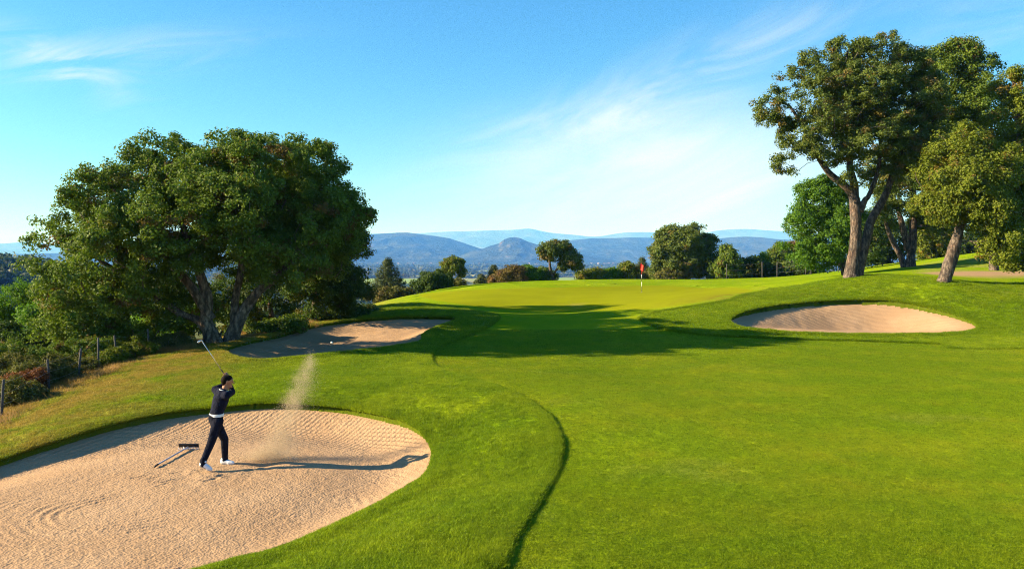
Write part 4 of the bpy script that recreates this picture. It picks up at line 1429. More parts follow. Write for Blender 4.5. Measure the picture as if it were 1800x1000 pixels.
def house_meshes():
    w = Geo()
    w.box((-6, -4.5, -2), (6, 4.5, 5.5))
    w.add([[-6, -4.5, 5.5], [-6, 4.5, 5.5], [-6, 0, 7.8], [6, -4.5, 5.5], [6, 4.5, 5.5], [6, 0, 7.8]], None, [[0, 2, 1], [3, 4, 5]])
    r = Geo()
    r.add([[-6.6, -5.2, 5.2], [6.6, -5.2, 5.2], [6.6, 0, 7.95], [-6.6, 0, 7.95], [-6.6, 5.2, 5.2], [6.6, 5.2, 5.2],
           [-6.6, -5.2, 5.5], [6.6, -5.2, 5.5], [6.6, 0, 8.25], [-6.6, 0, 8.25], [-6.6, 5.2, 5.5], [6.6, 5.2, 5.5]],
          [[0, 3, 2, 1], [3, 4, 5, 2], [6, 7, 8, 9], [9, 8, 11, 10], [0, 1, 7, 6], [4, 10, 11, 5]])
    return w.mesh('wall'), r.mesh('roof')


hw_me, hr_me = house_meshes()
hw_me.materials.append(MAT_WALLW)
hr_me.materials.append(MAT_ROOF)
hr = np.random.default_rng(5)
HP = [(663, 461), (700, 461.5), (718, 460), (727, 461), (748, 460.5), (757, 460), (770, 461), (716, 464), (1062, 458), (1070, 457.5), (1078, 460), (1052, 461), (1040, 462), (1088, 463), (930, 463), (843, 466)]
for i, (u, v) in enumerate(HP):
    Yh = min(62 * F / (v - HV + 0.2), 6400)
    Yh = max(Yh, 2600)
    x = (u - 900) / F * Yh
    z = float(far_height(np.array([x]), np.array([Yh]))[0]) + 7.5
    root = thing('house', ['pale house in the village at the foot of the left massif', 'pale house in the hamlet below the right plateau'][0 if u < 900 else 1], 'house', (x, Yh, z), 'small pale houses scattered across the plain' if u < 900 else 'small pale houses below the plateau')
    s_ = hr.uniform(0.7, 1.3)
    root.scale = (s_, s_, s_)
    root.rotation_euler = (0, 0, hr.uniform(-.6, .6))
    a_ = link('wall', hw_me, None, root)
    b_ = link('roof', hr_me, None, root)


def mountain_material(name, veg_a, veg_b, rock, rock_amt, sc):
    m, nt, out = new_mat(name)
    p = nt.pos()
    n1 = nt.noise(p, sc, 6, 0.65)
    n2 = nt.noise(p, sc * 4, 6, 0.7)
    c = nt.mix(nt.ramp(n1, .4, .62), veg_a, veg_b)
    nrm = nt.new('ShaderNodeNewGeometry').outputs['Normal']
    up = nt.new('ShaderNodeSeparateXYZ', {0: nrm}).outputs[2]
    steep = nt.ramp(up, .94, .80)
    k = nt.math('MULTIPLY', nt.math('MULTIPLY', steep, nt.ramp(n2, .48, .62)), rock_amt)
    c = nt.mix(k, c, rock)
    b = nt.new('ShaderNodeBsdfPrincipled', {'Base Color': c, 'Roughness': 1.0, 'Specular IOR Level': 0.0, 'Normal': nt.bump(n2, 1.0, 60)})
    nt.l.new(b.outputs[0], out.inputs[0])
    return m


MAT_MT = mountain_material('mountain_near', (.020, .032, .018), (.060, .072, .040), (.36, .25, .20), .55, .0018)
MAT_MT2 = mountain_material('mountain_far', (.05, .06, .05), (.10, .11, .09), (.5, .42, .36), .8, .0008)


def ridge(name, label, prof, Y0, front, back, mat, seed, rough=0.25, nx_=420, ny_=90, spur=900.0, fringe=0.0):
    prof = np.array(prof, float)
    X = np.linspace((prof[0, 0] - 900) / F * Y0, (prof[-1, 0] - 900) / F * Y0, nx_)
    crest = np.interp(X / Y0 * F + 900, prof[:, 0], prof[:, 1])
    k = np.ones(5) / 5
    crest = np.convolve(np.pad(crest, 2, 'edge'), k, 'valid')
    top = ZC - (crest - HV) / F * Y0
    ys = np.concatenate([np.linspace(-1, 0, ny_), np.linspace(0, 1, 20)[1:]])
    XX, TT = np.meshgrid(X, ys)
    tops = np.tile(top, (len(ys), 1))
    YY = Y0 + np.where(TT < 0, TT * front, TT * back)
    t = 1 - np.abs(TT)
    prof_h = np.where(TT < 0, 0.35 * t + 0.65 * t ** 2.0, t ** 1.2)
    rid = 1 - np.abs(fbm(XX / spur, YY / (spur * 1.7), 0, 5, seed, 0.55)) * 2
    rel = rough * (rid - 0.55) * np.sin(np.clip(t, 0, 1) * np.pi) ** 0.8
    small = 0.03 * fbm(XX / (spur * .12), YY / (spur * .12), 0, 4, seed + 4) * np.clip(t * 3, 0, 1)
    h = PLAIN - 5 + (tops - PLAIN + 5) * np.clip(prof_h + rel + small * (t < .985), 0, None)
    lim = tops + 1e-3
    # nothing in front may hide the crest line
    persp = ZC + (tops - ZC) * (YY / Y0)
    h = np.where(TT < 0, np.minimum(h, np.maximum(PLAIN - 5, persp - 2)), h)
    v = np.stack([XX.ravel(), YY.ravel(), h.ravel()], 1)
    # round the range with the same bearing at every depth so it does not end in a cut
    ii = (np.arange(len(ys) - 1)[:, None] * nx_ + np.arange(nx_ - 1)[None]).ravel()
    me = mesh_np(name, v, np.stack([ii, ii + 1, ii + nx_ + 1, ii + nx_], 1), smooth=True)
    link(name, me, mat, kind='structure', label=label, category='mountain')


ridge('mountain', 'dark blue massif left of the flat topped butte', [(430, 452), (520, 430), (560, 420), (600, 415), (632, 412), (665, 411), (700, 409), (715, 408.5), (740, 412), (765, 415), (790, 419), (815, 427), (835, 434), (855, 440), (890, 447), (930, 452), (960, 456)],
      9500, 3000, 2500, MAT_MT, 201)
ridge('mountain', 'flat topped butte standing in the middle of the plain', [(770, 460), (800, 452), (830, 441), (850, 437), (862, 432), (877, 428), (886, 421), (896, 417.5), (905, 417), (914, 418.5), (928, 425), (945, 430), (965, 435), (990, 441), (1030, 449), (1070, 456), (1090, 460)],
      7800, 1500, 1500, MAT_MT, 202, 0.16, spur=500)
ridge('mountain', 'long blue plateau behind the leaning oak', [(880, 456), (920, 446), (960, 433), (985, 425), (1005, 422), (1040, 419), (1080, 418.5), (1110, 417.5), (1146, 418), (1180, 421), (1210, 425), (1240, 432), (1290, 444), (1340, 456)],
      10500, 3000, 2500, MAT_MT, 203)
ridge('mountain', 'rounded blue mountain between the round oak and the grove', [(1170, 452), (1200, 440), (1235, 427), (1260, 420), (1285, 417), (1310, 416), (1335, 417), (1365, 420.5), (1395, 422), (1430, 420), (1480, 424), (1560, 432), (1660, 438), (1800, 442)],
      9000, 2500, 2500, MAT_MT, 204)
ridge('mountain', 'low blue ridge at the far left behind the oak', [(-420, 448), (-200, 446), (0, 447), (60, 446), (150, 444), (300, 446), (430, 448), (560, 454)], 9000, 1500, 1500, MAT_MT, 205)
ridge('mountain', 'pale blue mountains on the horizon', [(-500, 432), (-250, 430), (-60, 430), (0, 428.5), (30, 426.5), (50, 425), (75, 428), (150, 432), (300, 430), (420, 426), (520, 419), (600, 414), (650, 412.5), (700, 411.5), (750, 409.5), (790, 407), (820, 406.5), (850, 405.5), (885, 404.5), (905, 404), (920, 402), (935, 402), (948, 405.5),
      (965, 409), (985, 411), (1010, 413), (1040, 416.5), (1060, 415), (1078, 411.5), (1100, 408.5), (1130, 408), (1160, 408.5), (1200, 411), (1235, 411), (1255, 406), (1280, 403.5), (1305, 402.5), (1325, 403), (1345, 405), (1395, 407.5), (1450, 412), (1550, 418), (1700, 420), (1900, 424), (2200, 428)],
      24000, 6000, 4000, MAT_MT2, 206, 0.22, nx_=700, spur=2600)

# ----------------------------------------------------------------------------
# flag on the green
# ----------------------------------------------------------------------------
fp = hit(1128, 514)
flag = thing('golf_flag', 'red flag on a striped pole standing on the putting green', 'flag', fp)
MAT_RED = simple_mat('flag_red', (0.62, 0.035, 0.02), .7, .2, noise=.1)
MAT_WHITE = simple_mat('pole_white', (0.8, 0.8, 0.78), .4, .4)
MAT_BLACK = simple_mat('pole_black', (0.02, 0.02, 0.02), .5, .4)
for z0, z1, mt in ((-.1, .42, MAT_BLACK), (.42, .76, MAT_WHITE), (.76, 1.02, MAT_BLACK), (1.02, 1.30, MAT_WHITE), (1.30, 2.12, MAT_RED)):
    g = Geo()
    g.add(*tube([[0, 0, z0], [0, 0, (z0 + z1) / 2], [0, 0, z1]], [.017, .017, .016], 10))
    link('pole_section', g.mesh('pole_section', True), mt, flag)
nu, nv = 12, 9
gv = []
for i in range(nu):
    for j in range(nv):
        a_, b_ = i / (nu - 1), j / (nv - 1)
        droop = a_ ** 1.3
        gv.append([-.11 + .28 * a_ - .04 * droop * b_, -.03 + .10 * math.sin(a_ * 6 + b_), 2.11 - .46 * b_ - .24 * droop])
gv = np.array(gv)
ii = (np.arange(nu - 1)[:, None] * nv + np.arange(nv - 1)[None]).ravel()
fq = np.stack([ii, ii + nv, ii + nv + 1, ii + 1], 1)
g = Geo()
g.add(gv, fq)
o = link('pennant', g.mesh('pennant', True), MAT_RED, flag)
g = Geo()
g.add(*tube([[0, 0, .004], [0, 0, .012]], [.06, .06], 16))
link('cup', g.mesh('cup', True), MAT_WHITE, flag)

# ----------------------------------------------------------------------------
# golfer
# ----------------------------------------------------------------------------
MAT_NAVY = simple_mat('navy_knit', (0.0085, 0.0100, 0.023), .9, .08, noise=.3, nscale=9, bump=.05)
MAT_TROUS = simple_mat('navy_trousers', (0.0085, 0.0095, 0.019), .9, .08, noise=.25, nscale=8, bump=.06)
MAT_SKIN = simple_mat('skin', (0.32, 0.145, 0.085), .55, .25, noise=.1, nscale=20)
MAT_HAIR = simple_mat('hair', (0.008, 0.0055, 0.004), .8, .08, noise=.4, nscale=90, bump=.006)
MAT_SHOE = simple_mat('white_leather', (0.75, 0.76, 0.78), .4, .4, noise=.05)
MAT_BELT = simple_mat('white_belt', (0.78, 0.77, 0.75), .4, .4)
MAT_STEEL = simple_mat('club_steel', (0.62, 0.64, 0.68), .25, .5, .9)
MAT_GRIP = simple_mat('rubber_grip', (0.018, 0.018, 0.02), .8, .2)
MAT_SOLE = simple_mat('shoe_sole', (0.35, 0.34, 0.33), .7, .2)


def capsule(a, b, ra, rb, sides=14, rings=5, sx=1.0, axis=None):
    """tapered capsule; sx squashes along `axis` (a horizontal direction)"""
    a, b = np.asarray(a, float), np.asarray(b, float)
    t = b - a
    L = np.linalg.norm(t)
    t = t / (L + 1e-9)
    pts, rad = [], []
    for i in range(rings + 1):
        k = (1 - i / rings) * np.pi / 2
        pts.append(a - t * ra * math.sin(k))
        rad.append(max(ra * math.cos(k), 1e-3))
    for i in range(rings + 1):
        k = i / rings * np.pi / 2
        pts.append(b + t * rb * math.sin(k))
        rad.append(max(rb * math.cos(k), 1e-3))
    v, q, tr = tube(pts, rad, sides)
    if axis is not None:
        ax = np.asarray(axis, float)
        ax = ax / np.linalg.norm(ax)
        mid = (a + b) / 2
        line = a + t * ((v - a) @ t)[:, None]
        d = (v - line) @ ax
        v = v + ax * (d * (sx - 1))[:, None]
    return v, q, tr


def fuse(name, pieces, voxel, smooth_it, mat, parent, off):
    g = Geo()
    for p in pieces:
        g.add(*p)
    me = g.mesh(name, True, off)
    o = bpy.data.objects.new(name, me)
    col.objects.link(o)
    md = o.modifiers.new('fuse', 'REMESH')
    md.mode = 'VOXEL'
    md.voxel_size = voxel
    md.use_smooth_shade = True
    ms = o.modifiers.new('soft', 'SMOOTH')
    ms.factor = 0.5
    ms.iterations = smooth_it
    dg = bpy.context.evaluated_depsgraph_get()
    me2 = bpy.data.meshes.new_from_object(o.evaluated_get(dg))
    o.modifiers.clear()
    o.data = me2
    me2.name = name
    me2.materials.clear()
    me2.materials.append(mat)
    me2.polygons.foreach_set('use_smooth', np.full(len(me2.polygons), True))
    bpy.data.meshes.remove(me)
    if parent is not None:
        o.parent = parent
    return o


GO = np.array([-5.38, 14.55, 0.0])
GO[2] = float(sand_h(1, np.array([GO[0]]), np.array([GO[1]]), np.array([3.0]))[0]) + 0.005


def L_(x, y, z):
    return np.array([x, y, z]) + GO


Fd = np.array([.75, .66, 0])          # where the chest faces
Rt = np.array([.66, -.75, 0])         # his right

neck = L_(.080, .10, 1.40)
headc = L_(.135, .12, 1.545)
sh_l, sh_r = L_(-.125, .23, 1.385), L_(.170, -.02, 1.315)
el_l, el_r = L_(.0, .47, 1.44), L_(.180, .27, 1.33)
hand_l, hand_r = L_(.062, .225, 1.60), L_(.080, .225, 1.655)
club_dir = W(356, 601, 14.55) - (hand_l + hand_r) / 2
club_dir /= np.linalg.norm(club_dir)
hx = np.array([.93, .36, -.06])       # face direction
hx /= np.linalg.norm(hx)
hy = np.cross([0, 0, 1.0], hx)
hy /= np.linalg.norm(hy)
hz = np.cross(hx, hy)


def H(a, b, c):
    return headc + hx * a + hy * b + hz * c


body = []
# head: skull, jaw, nose, brow, chin, ears
body.append(capsule(H(-.022, 0, .022), H(.022, 0, .028), .083, .080, 16, 6, .92, hy))
body.append(capsule(H(.030, 0, -.020), H(.040, 0, -.070), .062, .044, 14, 5, .95, hy))
body.append(capsule(H(.070, 0, -.088), H(.076, 0, -.092), .024, .020))
body.append(capsule(H(.092, 0, .012), H(.112, 0, -.022), .010, .014, 10, 4))
body.append(capsule(H(.086, -.035, .030), H(.086, .035, .030), .014, .014, 10, 4))
body.append(capsule(H(.088, -.018, -.052), H(.088, .018, -.052), .011, .011, 10, 4))
for s_ in (-1, 1):
    body.append(capsule(H(-.004, s_ * .078, .018), H(-.010, s_ * .080, -.022), .020, .013, 10, 4, .5, hy))
body.append(capsule(neck - [0, 0, .06], H(-.015, 0, -.05), .062, .056))
# trunk and limbs continue under the clothes
body.append(capsule(L_(-.035, .045, 1.0), neck - [0, 0, .12], .085, .10, 14, 5))
body.append(capsule(L_(-.04, .045, .90), L_(-.035, .045, 1.0), .085, .085, 14, 5))
for a_, e_, h_ in ((sh_l, el_l, hand_l), (sh_r, el_r, hand_r)):
    body.append(capsule(a_, e_, .045, .036))
    body.append(capsule(e_, h_, .036, .026))
    body.append(capsule(neck - [0, 0, .1], a_, .07, .045))


def hand_pieces(h, elbow, grip, out, thumb_s):
    """palm beside the grip, four bent fingers closed round it and a thumb along it"""
    pcs = []
    fwd = h - elbow
    fwd /= np.linalg.norm(fwd)
    g_ = grip - fwd * np.dot(grip, fwd) * 0.25
    g_ /= np.linalg.norm(g_)
    o_ = out - g_ * np.dot(out, g_)
    o_ /= np.linalg.norm(o_)
    c_ = np.cross(g_, o_)
    pc = h + o_ * .022
    pcs.append(capsule(pc - g_ * .028, pc + g_ * .028, .026, .024, 12, 4, .62, o_))
    pcs.append(capsule(h - fwd * .05, pc, .024, .026))
    for k, ln in enumerate((.92, 1.0, .95, .78)):
        f0 = pc + g_ * (.032 - .021 * k) + c_ * .022
        f1 = f0 + c_ * .018 * ln - o_ * .026 * ln
        f2 = f1 - c_ * .014 * ln - o_ * .024 * ln
        f3 = f2 - c_ * .026 * ln + o_ * .004
        pcs.append(capsule(f0, f1, .0095, .009, 8, 3))
        pcs.append(capsule(f1, f2, .009, .0085, 8, 3))
        pcs.append(capsule(f2, f3, .0085, .0075, 8, 3))
    t0 = pc - c_ * .022 + g_ * .01 * thumb_s
    t1 = t0 - o_ * .022 + g_ * .026 * thumb_s - c_ * .006
    t2 = t1 - o_ * .014 + g_ * .026 * thumb_s + c_ * .008
    pcs.append(capsule(t0, t1, .012, .0105, 8, 3))
    pcs.append(capsule(t1, t2, .0105, .009, 8, 3))
    return pcs


left_hand = hand_pieces(hand_l, el_l, club_dir, np.array([-.5, -.8, .2]), 1)
right_hand = hand_pieces(hand_r, el_r, club_dir, np.array([.7, -.3, .4]), 1)
body += right_hand + left_hand
# legs under the trousers
hip_r, hip_l = L_(.015, -.02, .88), L_(-.10, .11, .88)
kn_r, kn_l = L_(-.085, -.08, .475), L_(.055, .21, .47)
an_r, an_l = L_(-.150, -.285, .155), L_(.035, .275, .085)
for h_, k_, a_ in ((hip_r, kn_r, an_r), (hip_l, kn_l, an_l)):
    body.append(capsule(h_, k_, .075, .050))
    body.append(capsule(k_, a_, .048, .034))
body.append(capsule(hip_r - [0, 0, .03], hip_l - [0, 0, .03], .07, .07))
person = fuse('person', body, 0.0062, 3, MAT_SKIN, None, GO)
person.location = GO
person['label'] = 'golfer in navy sweater and trousers finishing a swing in the near bunker'
person['category'] = 'person'

# sweater
sw = []
waist = L_(-.035, .045, .985)
chest = L_(.025, .095, 1.22)
sw.append(capsule(waist, chest, .136, .172, 20, 5, .78, Fd))
sw.append(capsule(chest, L_(.045, .10, 1.30), .172, .15, 20, 5, .76, Fd))
sw.append(capsule(waist + [0, 0, -.06], waist, .136, .136, 20, 5, .82, Fd))
sw.append(capsule(L_(.045, .10, 1.30), sh_l, .10, .072))
sw.append(capsule(L_(.045, .10, 1.29), sh_r, .10, .075))
sw.append(capsule(L_(.055, .10, 1.33), neck + [0, 0, -.035], .09, .070))
for a_, e_, h_ in ((sh_l, el_l, hand_l), (sh_r, el_r, hand_r)):
    sw.append(capsule(a_, e_, .068, .054))
    d = (h_ - e_)
    sw.append(capsule(e_, e_ + d * .72, .054, .038))
fuse('sweater', sw, 0.011, 5, MAT_NAVY, person, GO)
# collar trim
g = Geo()
a_ = np.linspace(0, 2 * np.pi, 29)
nd = np.array([.22, .08, 1.0])
nd /= np.linalg.norm(nd)
u_ = np.cross(nd, [0, 1, 0])
u_ /= np.linalg.norm(u_)
w_ = np.cross(nd, u_)
for dz, rr in ((0.0, .082), (-.022, .093)):
    ring = neck + np.array([0, 0, -.002 + dz]) + (np.cos(a_)[:, None] * u_ + np.sin(a_)[:, None] * w_) * rr
    g.add(*tube(ring, np.full(29, .0075), 7, caps=False))
link('collar', g.mesh('collar', True, GO), MAT_WHITE, person)

# trousers
tr = []
tr.append(capsule(L_(-.045, .045, .90), L_(-.035, .045, .955), .142, .134, 20, 5, .84, Fd))
tr.append(capsule(L_(-.03, .03, .84), L_(-.045, .04, .90), .13, .142, 20, 5, .92, Fd))
for h_, k_, a_ in ((hip_r, kn_r, an_r), (hip_l, kn_l, an_l)):
    tr.append(capsule(h_ + [0, 0, -.03], k_, .102, .072))
    tr.append(capsule(k_, a_ + [0, 0, .03], .072, .056))
    tr.append(capsule(a_ + [0, 0, .05], a_ + [0, 0, -.02], .057, .062))
fuse('trousers', tr, 0.011, 4, MAT_TROUS, person, GO)
# belt and buckle tongue
g = Geo()
a_ = np.linspace(0, 2 * np.pi, 41)
cB = L_(-.035, .045, .955)
for z in (-.018, -.006, .006, .018):
    rr = .142
    ring = cB + np.array([0, 0, z]) + np.cos(a_)[:, None] * Rt * (rr) + np.sin(a_)[:, None] * Fd * (rr * .83)
    g.add(*tube(ring, np.full(41, .008), 6, caps=False))
link('belt', g.mesh('belt', True, GO), MAT_BELT, person)
# hair: a cap over the skull, short at the neck
hr_p = [capsule(H(-.028, 0, .034), H(.012, 0, .046), .090, .082, 18, 6, .93, hy), capsule(H(-.052, 0, .01), H(-.05, 0, -.035), .062, .046, 14, 5, 1.05, hy),
        capsule(H(.03, 0, .075), H(.06, 0, .062), .045, .03, 12, 5, 1.2, hy)]
fuse('hair', hr_p, 0.007, 3, MAT_HAIR, person, GO)


def shoe(heel, toe, ball_up):
    heel, toe = np.asarray(heel, float), np.asarray(toe, float)
    d = toe - heel
    L = np.linalg.norm(d)
    d /= L
    up = np.array([0, 0, 1.0]) - d * d[2]
    up /= np.linalg.norm(up)
    side = np.cross(d, up)
    pcs = [capsule(heel + d * .04 + up * .045, heel + d * .07 + up * .05, .043, .045, 12, 5),
           capsule(heel + d * .07 + up * .048, heel + d * .19 + up * .032, .046, .042, 12, 5),
           capsule(heel + d * .17 + up * .030, toe - d * .045 + up * .027, .046, .036, 12, 5, 1.05, side),
           capsule(heel + d * .05 + up * .07, heel + d * .06 + up * .095, .044, .040, 12, 5)]
    o = fuse('shoe', pcs, 0.008, 3, MAT_SHOE, person, GO)
    s2 = [capsule(heel + d * .045 + up * .008, heel + d * .12 + up * .006, .042, .036, 12, 4, .35, up),
          capsule(heel + d * .12 + up * .006, toe - d * .05 + up * .006, .036, .042, 12, 4, .35, up)]
    sole = fuse('sole', s2, 0.008, 2, MAT_SOLE, o, GO)


shoe(L_(-.045, .27, .0), L_(.235, .235, .0), 0)
shoe(L_(-.225, -.305, .125), L_(.005, -.275, .0), 1)
# white glove on the left hand (slightly larger than the hand inside)
fuse('glove', [capsule(hand_l - (hand_l - el_l) / np.linalg.norm(hand_l - el_l) * .055, hand_l, .029, .03)] + [p for p in hand_pieces(hand_l + np.array([-.001, -.002, 0]), el_l, club_dir, np.array([-.5, -.8, .2]), 1)[:2]], 0.006, 1,
     simple_mat('glove_leather', (0.62, 0.55, 0.46), .6, .3), person, GO)
for s_ in (-1, 1):
    g = Geo()
    g.add(*capsule(H(.082, s_ * .030, .012), H(.083, s_ * .031, .012), .011, .011, 10, 4))
    link('eye', g.mesh('eye', True, GO), MAT_BLACK, person)

# club, held over the left shoulder
grip0 = (hand_l + hand_r) / 2 - club_dir * .10
club = thing('golf_club', 'steel shafted golf club raised over the golfer shoulder', 'golf club', grip0)
cl_len = 0.90
ctip = grip0 + club_dir * cl_len
g = Geo()
g.add(*tube([grip0, grip0 + club_dir * .02, grip0 + club_dir * .26], [.011, .0125, .0095], 10))
link('grip', g.mesh('grip', True, grip0), MAT_GRIP, club)
g = Geo()
g.add(*tube([grip0 + club_dir * .26, grip0 + club_dir * .6, ctip], [.0075, .0065, .0055], 10))
link('shaft', g.mesh('shaft', True, grip0), MAT_STEEL, club)
sd_ = np.cross(club_dir, [0.2, -1, 0.1])
sd_ /= np.linalg.norm(sd_)
hp = [capsule(ctip - club_dir * .03, ctip + club_dir * .015, .008, .010, 10, 4),
      capsule(ctip + club_dir * .012, ctip + sd_ * -.028 + club_dir * .02, .011, .018, 10, 4, .5, [0.2, -1, .1]),
      capsule(ctip + sd_ * -.028 + club_dir * .02, ctip + sd_ * -.055 + club_dir * .018, .016, .020, 10, 4, .45, [0.2, -1, .1])]
fuse('club_head', hp, 0.004, 2, MAT_STEEL, club, grip0)

# ----------------------------------------------------------------------------
# rake, ball, thrown sand
# ----------------------------------------------------------------------------
def sandz(x, y):
    d, _ = sdist(np.array([x]), np.array([y]), B1, 3.0)
    return float(sand_h(1, np.array([x]), np.array([y]), d)[0])


rk = np.array([-6.50, 16.0, 0])
rk[2] = sandz(rk[0], rk[1]) + .01
re_ = np.array([-6.56, 14.62, 0])
re_[2] = sandz(re_[0], re_[1]) + .03
rake = thing('bunker_rake', 'bunker rake with black toothed head lying on the sand', 'rake', rk)
MAT_RK = simple_mat('rake_handle', (0.42, 0.40, 0.44), .4, .4, noise=.1)
MAT_RKH = simple_mat('rake_head', (0.012, 0.012, 0.014), .5, .4)
hd = rk + [0, 0, .03]
g = Geo()
hpts = np.array([(hd + [0, -.02, .01]) * (1 - k) + (re_ + [0, .14, .008]) * k for k in np.linspace(0, 1, 7)])
g.add(*tube(hpts, np.full(7, .016), 10))
link('handle', g.mesh('handle', True, rk), MAT_RK, rake)
g = Geo()
g.add(*tube([re_ + [0, .14, .008], re_ + [0, 0, .0]], [.019, .018], 10))
link('grip', g.mesh('grip', True, rk), MAT_RKH, rake)
g = Geo()
tl = np.array([[1, 0, 0], [0, .94, -.34], [0, .34, .94]])
g.box((-.20, -.011, -.02), (.20, .011, .055), tl, hd + [0, .02, .02])
link('rake_bar', g.mesh('rake_bar', False, rk), MAT_RKH, rake)
g = Geo()
for k in range(13):
    x = -.195 + k * .0325
    g.add(*tube([hd + [x, .015, -.005], hd + [x, -.02, -.03], hd + [x, -.05, -.062]], [.007, .006, .003], 6))
link('tines', g.mesh('tines', True, rk), MAT_RK, rake, kind=None)
g = Geo()
for s_ in (-1, 1):
    g.add(*tube([hd + [0, -.22, .01], hd + [s_ * .05, -.10, .012], hd + [s_ * .11, .012, .01]], [.008, .008, .008], 8))
link('brace', g.mesh('brace', True, rk), MAT_RK, rake)

bp = W(583, 602, 16.5)
bm = bmesh.new()
bmesh.ops.create_icosphere(bm, subdivisions=3, radius=.0215)
for vtx in bm.verts:        # dimples
    nrm_ = vtx.co.normalized()
    vtx.co *= 1 - .012 * (0.5 + 0.5 * math.sin(nrm_.x * 40) * math.sin(nrm_.y * 40) * math.sin(nrm_.z * 40))
me = bpy.data.meshes.new('golf_ball')
bm.to_mesh(me)
bm.free()
me.polygons.foreach_set('use_smooth', np.full(len(me.polygons), True))
ball = link('golf_ball', me, simple_mat('ball_white', (.85, .85, .84), .3, .5), None, label='white golf ball flying over the far bunker', category='golf ball')
ball.location = bp

# sand thrown up by the shot: loose grains in the air
n = 210000
r = np.random.default_rng(99)
t = np.where(r.uniform(0, 1, n) < .6, r.beta(1.0, 1.15, n), r.beta(1.1, 2.6, n))
path = np.array([(462, 812), (476, 796), (492, 768), (508, 728), (522, 690), (534, 658), (545, 626)], float)
ww = np.array([44, 36, 25, 21, 22, 19, 7.0])
kk = t * (len(path) - 1)
uu = np.interp(kk, np.arange(len(path)), path[:, 0])
vv = np.interp(kk, np.arange(len(path)), path[:, 1])
wd = np.interp(kk, np.arange(len(path)), ww)
uu = uu + r.normal(0, .5, n) * wd + 3 * vnoise(t * 9, 0, 0, 4)
vv = vv + r.normal(0, 6, n)
# denser core and wispy right side
uu = np.where(r.uniform(0, 1, n) < .2, uu + np.abs(r.normal(0, .7, n)) * wd, uu)
dep = 14.95 + t * .75 + r.normal(0, .09, n) * (1 + t)
P_ = np.stack([(uu - 900) / F * dep, dep, ZC - (vv - HV) / F * dep], 1)
ok = P_[:, 2] > GO[2] + .01
clumpn = fbm(P_[:, 0] * 6, P_[:, 1] * 6, P_[:, 2] * 4, 3, 8)
ok &= r.uniform(-.55, .45, n) < clumpn + .1 * (1 - t)
P_ = P_[ok]
n = len(P_)
rad = r.uniform(.0008, .0020, n) * np.where(r.uniform(0, 1, n) < .02, 2.4, 1.0)
tet = np.array([[1, 1, 1], [1, -1, -1], [-1, 1, -1], [-1, -1, 1]]) / 1.2
ax = r.normal(0, 1, (n, 4))
ax /= np.linalg.norm(ax, axis=1, keepdims=True)
a0, b0, c0, d0 = ax.T
Rm = np.stack([1 - 2 * (c0 * c0 + d0 * d0), 2 * (b0 * c0 - a0 * d0), 2 * (b0 * d0 + a0 * c0), 2 * (b0 * c0 + a0 * d0), 1 - 2 * (b0 * b0 + d0 * d0), 2 * (c0 * d0 - a0 * b0),
               2 * (b0 * d0 - a0 * c0), 2 * (c0 * d0 + a0 * b0), 1 - 2 * (b0 * b0 + c0 * c0)], 1).reshape(n, 3, 3)
tv = np.einsum('nij,kj->nki', Rm, tet) * rad[:, None, None] + P_[:, None]
tq = (np.arange(n) * 4)[:, None, None] + np.array([[0, 1, 2], [0, 3, 1], [0, 2, 3], [1, 3, 2]])[None]
me = mesh_np('sand_spray', tv.reshape(-1, 3), None, tq.reshape(-1, 3))
link('sand_spray', me, simple_mat('flying_sand', (.62, .49, .32), .9, .1), None, kind='stuff', label='plume of sand thrown up by the shot', category='sand')

# ----------------------------------------------------------------------------
# air
# ----------------------------------------------------------------------------
top = 960.0
g = Geo()
g.box((-42000, -400, -80), (42000, 36000, top))
hz_me = g.mesh('haze')
m, nt, out = new_mat('haze_air')
pv = nt.new('ShaderNodeVolumePrincipled', {'Color': (0.085, 0.29, 1.0, 1), 'Absorption Color': (1, 1, 1, 1), 'Density': 1.1e-4, 'Anisotropy': 0.0})
nt.l.new(pv.outputs[0], out.inputs['Volume'])
link('haze', hz_me, m, kind='stuff', label='blue evening haze over the plain', category='haze')

# ----------------------------------------------------------------------------
# sky and sun
# ----------------------------------------------------------------------------
world = bpy.data.worlds.new('World')
scene.world = world
world.use_nodes = True
nt = NT(world.node_tree)
nt.n.clear()
out = nt.new('ShaderNodeOutputWorld')
bg = nt.new('ShaderNodeBackground', {'Strength': 0.05})
sky = nt.new('ShaderNodeTexSky')
sky.sky_type = 'NISHITA'
sky.sun_disc = False
sky.sun_elevation = SUN_EL
sky.sun_rotation = math.atan2(SUN_DIR[0], SUN_DIR[1])
sky.altitude = 100
sky.air_density = 1.0
sky.dust_density = 0.6
sky.ozone_density = 2.5
tinted = nt.mix(1.0, sky.outputs[0], (0.79, 1.19, 1.40), 'MULTIPLY')
hs = nt.new('ShaderNodeHueSaturation', {'Hue': 0.5, 'Saturation': 1.12, 'Value': 1.0, 'Color': tinted})
dirv = nt.new('ShaderNodeTexCoord').outputs['Generated']
sp = nt.new('ShaderNodeSeparateXYZ', {0: dirv})
yy_ = nt.math('MAXIMUM', sp.outputs[1], 0.05)
A = nt.math('DIVIDE', sp.outputs[0], yy_)       # bearing
Bv = nt.math('DIVIDE', sp.outputs[2], yy_)      # height


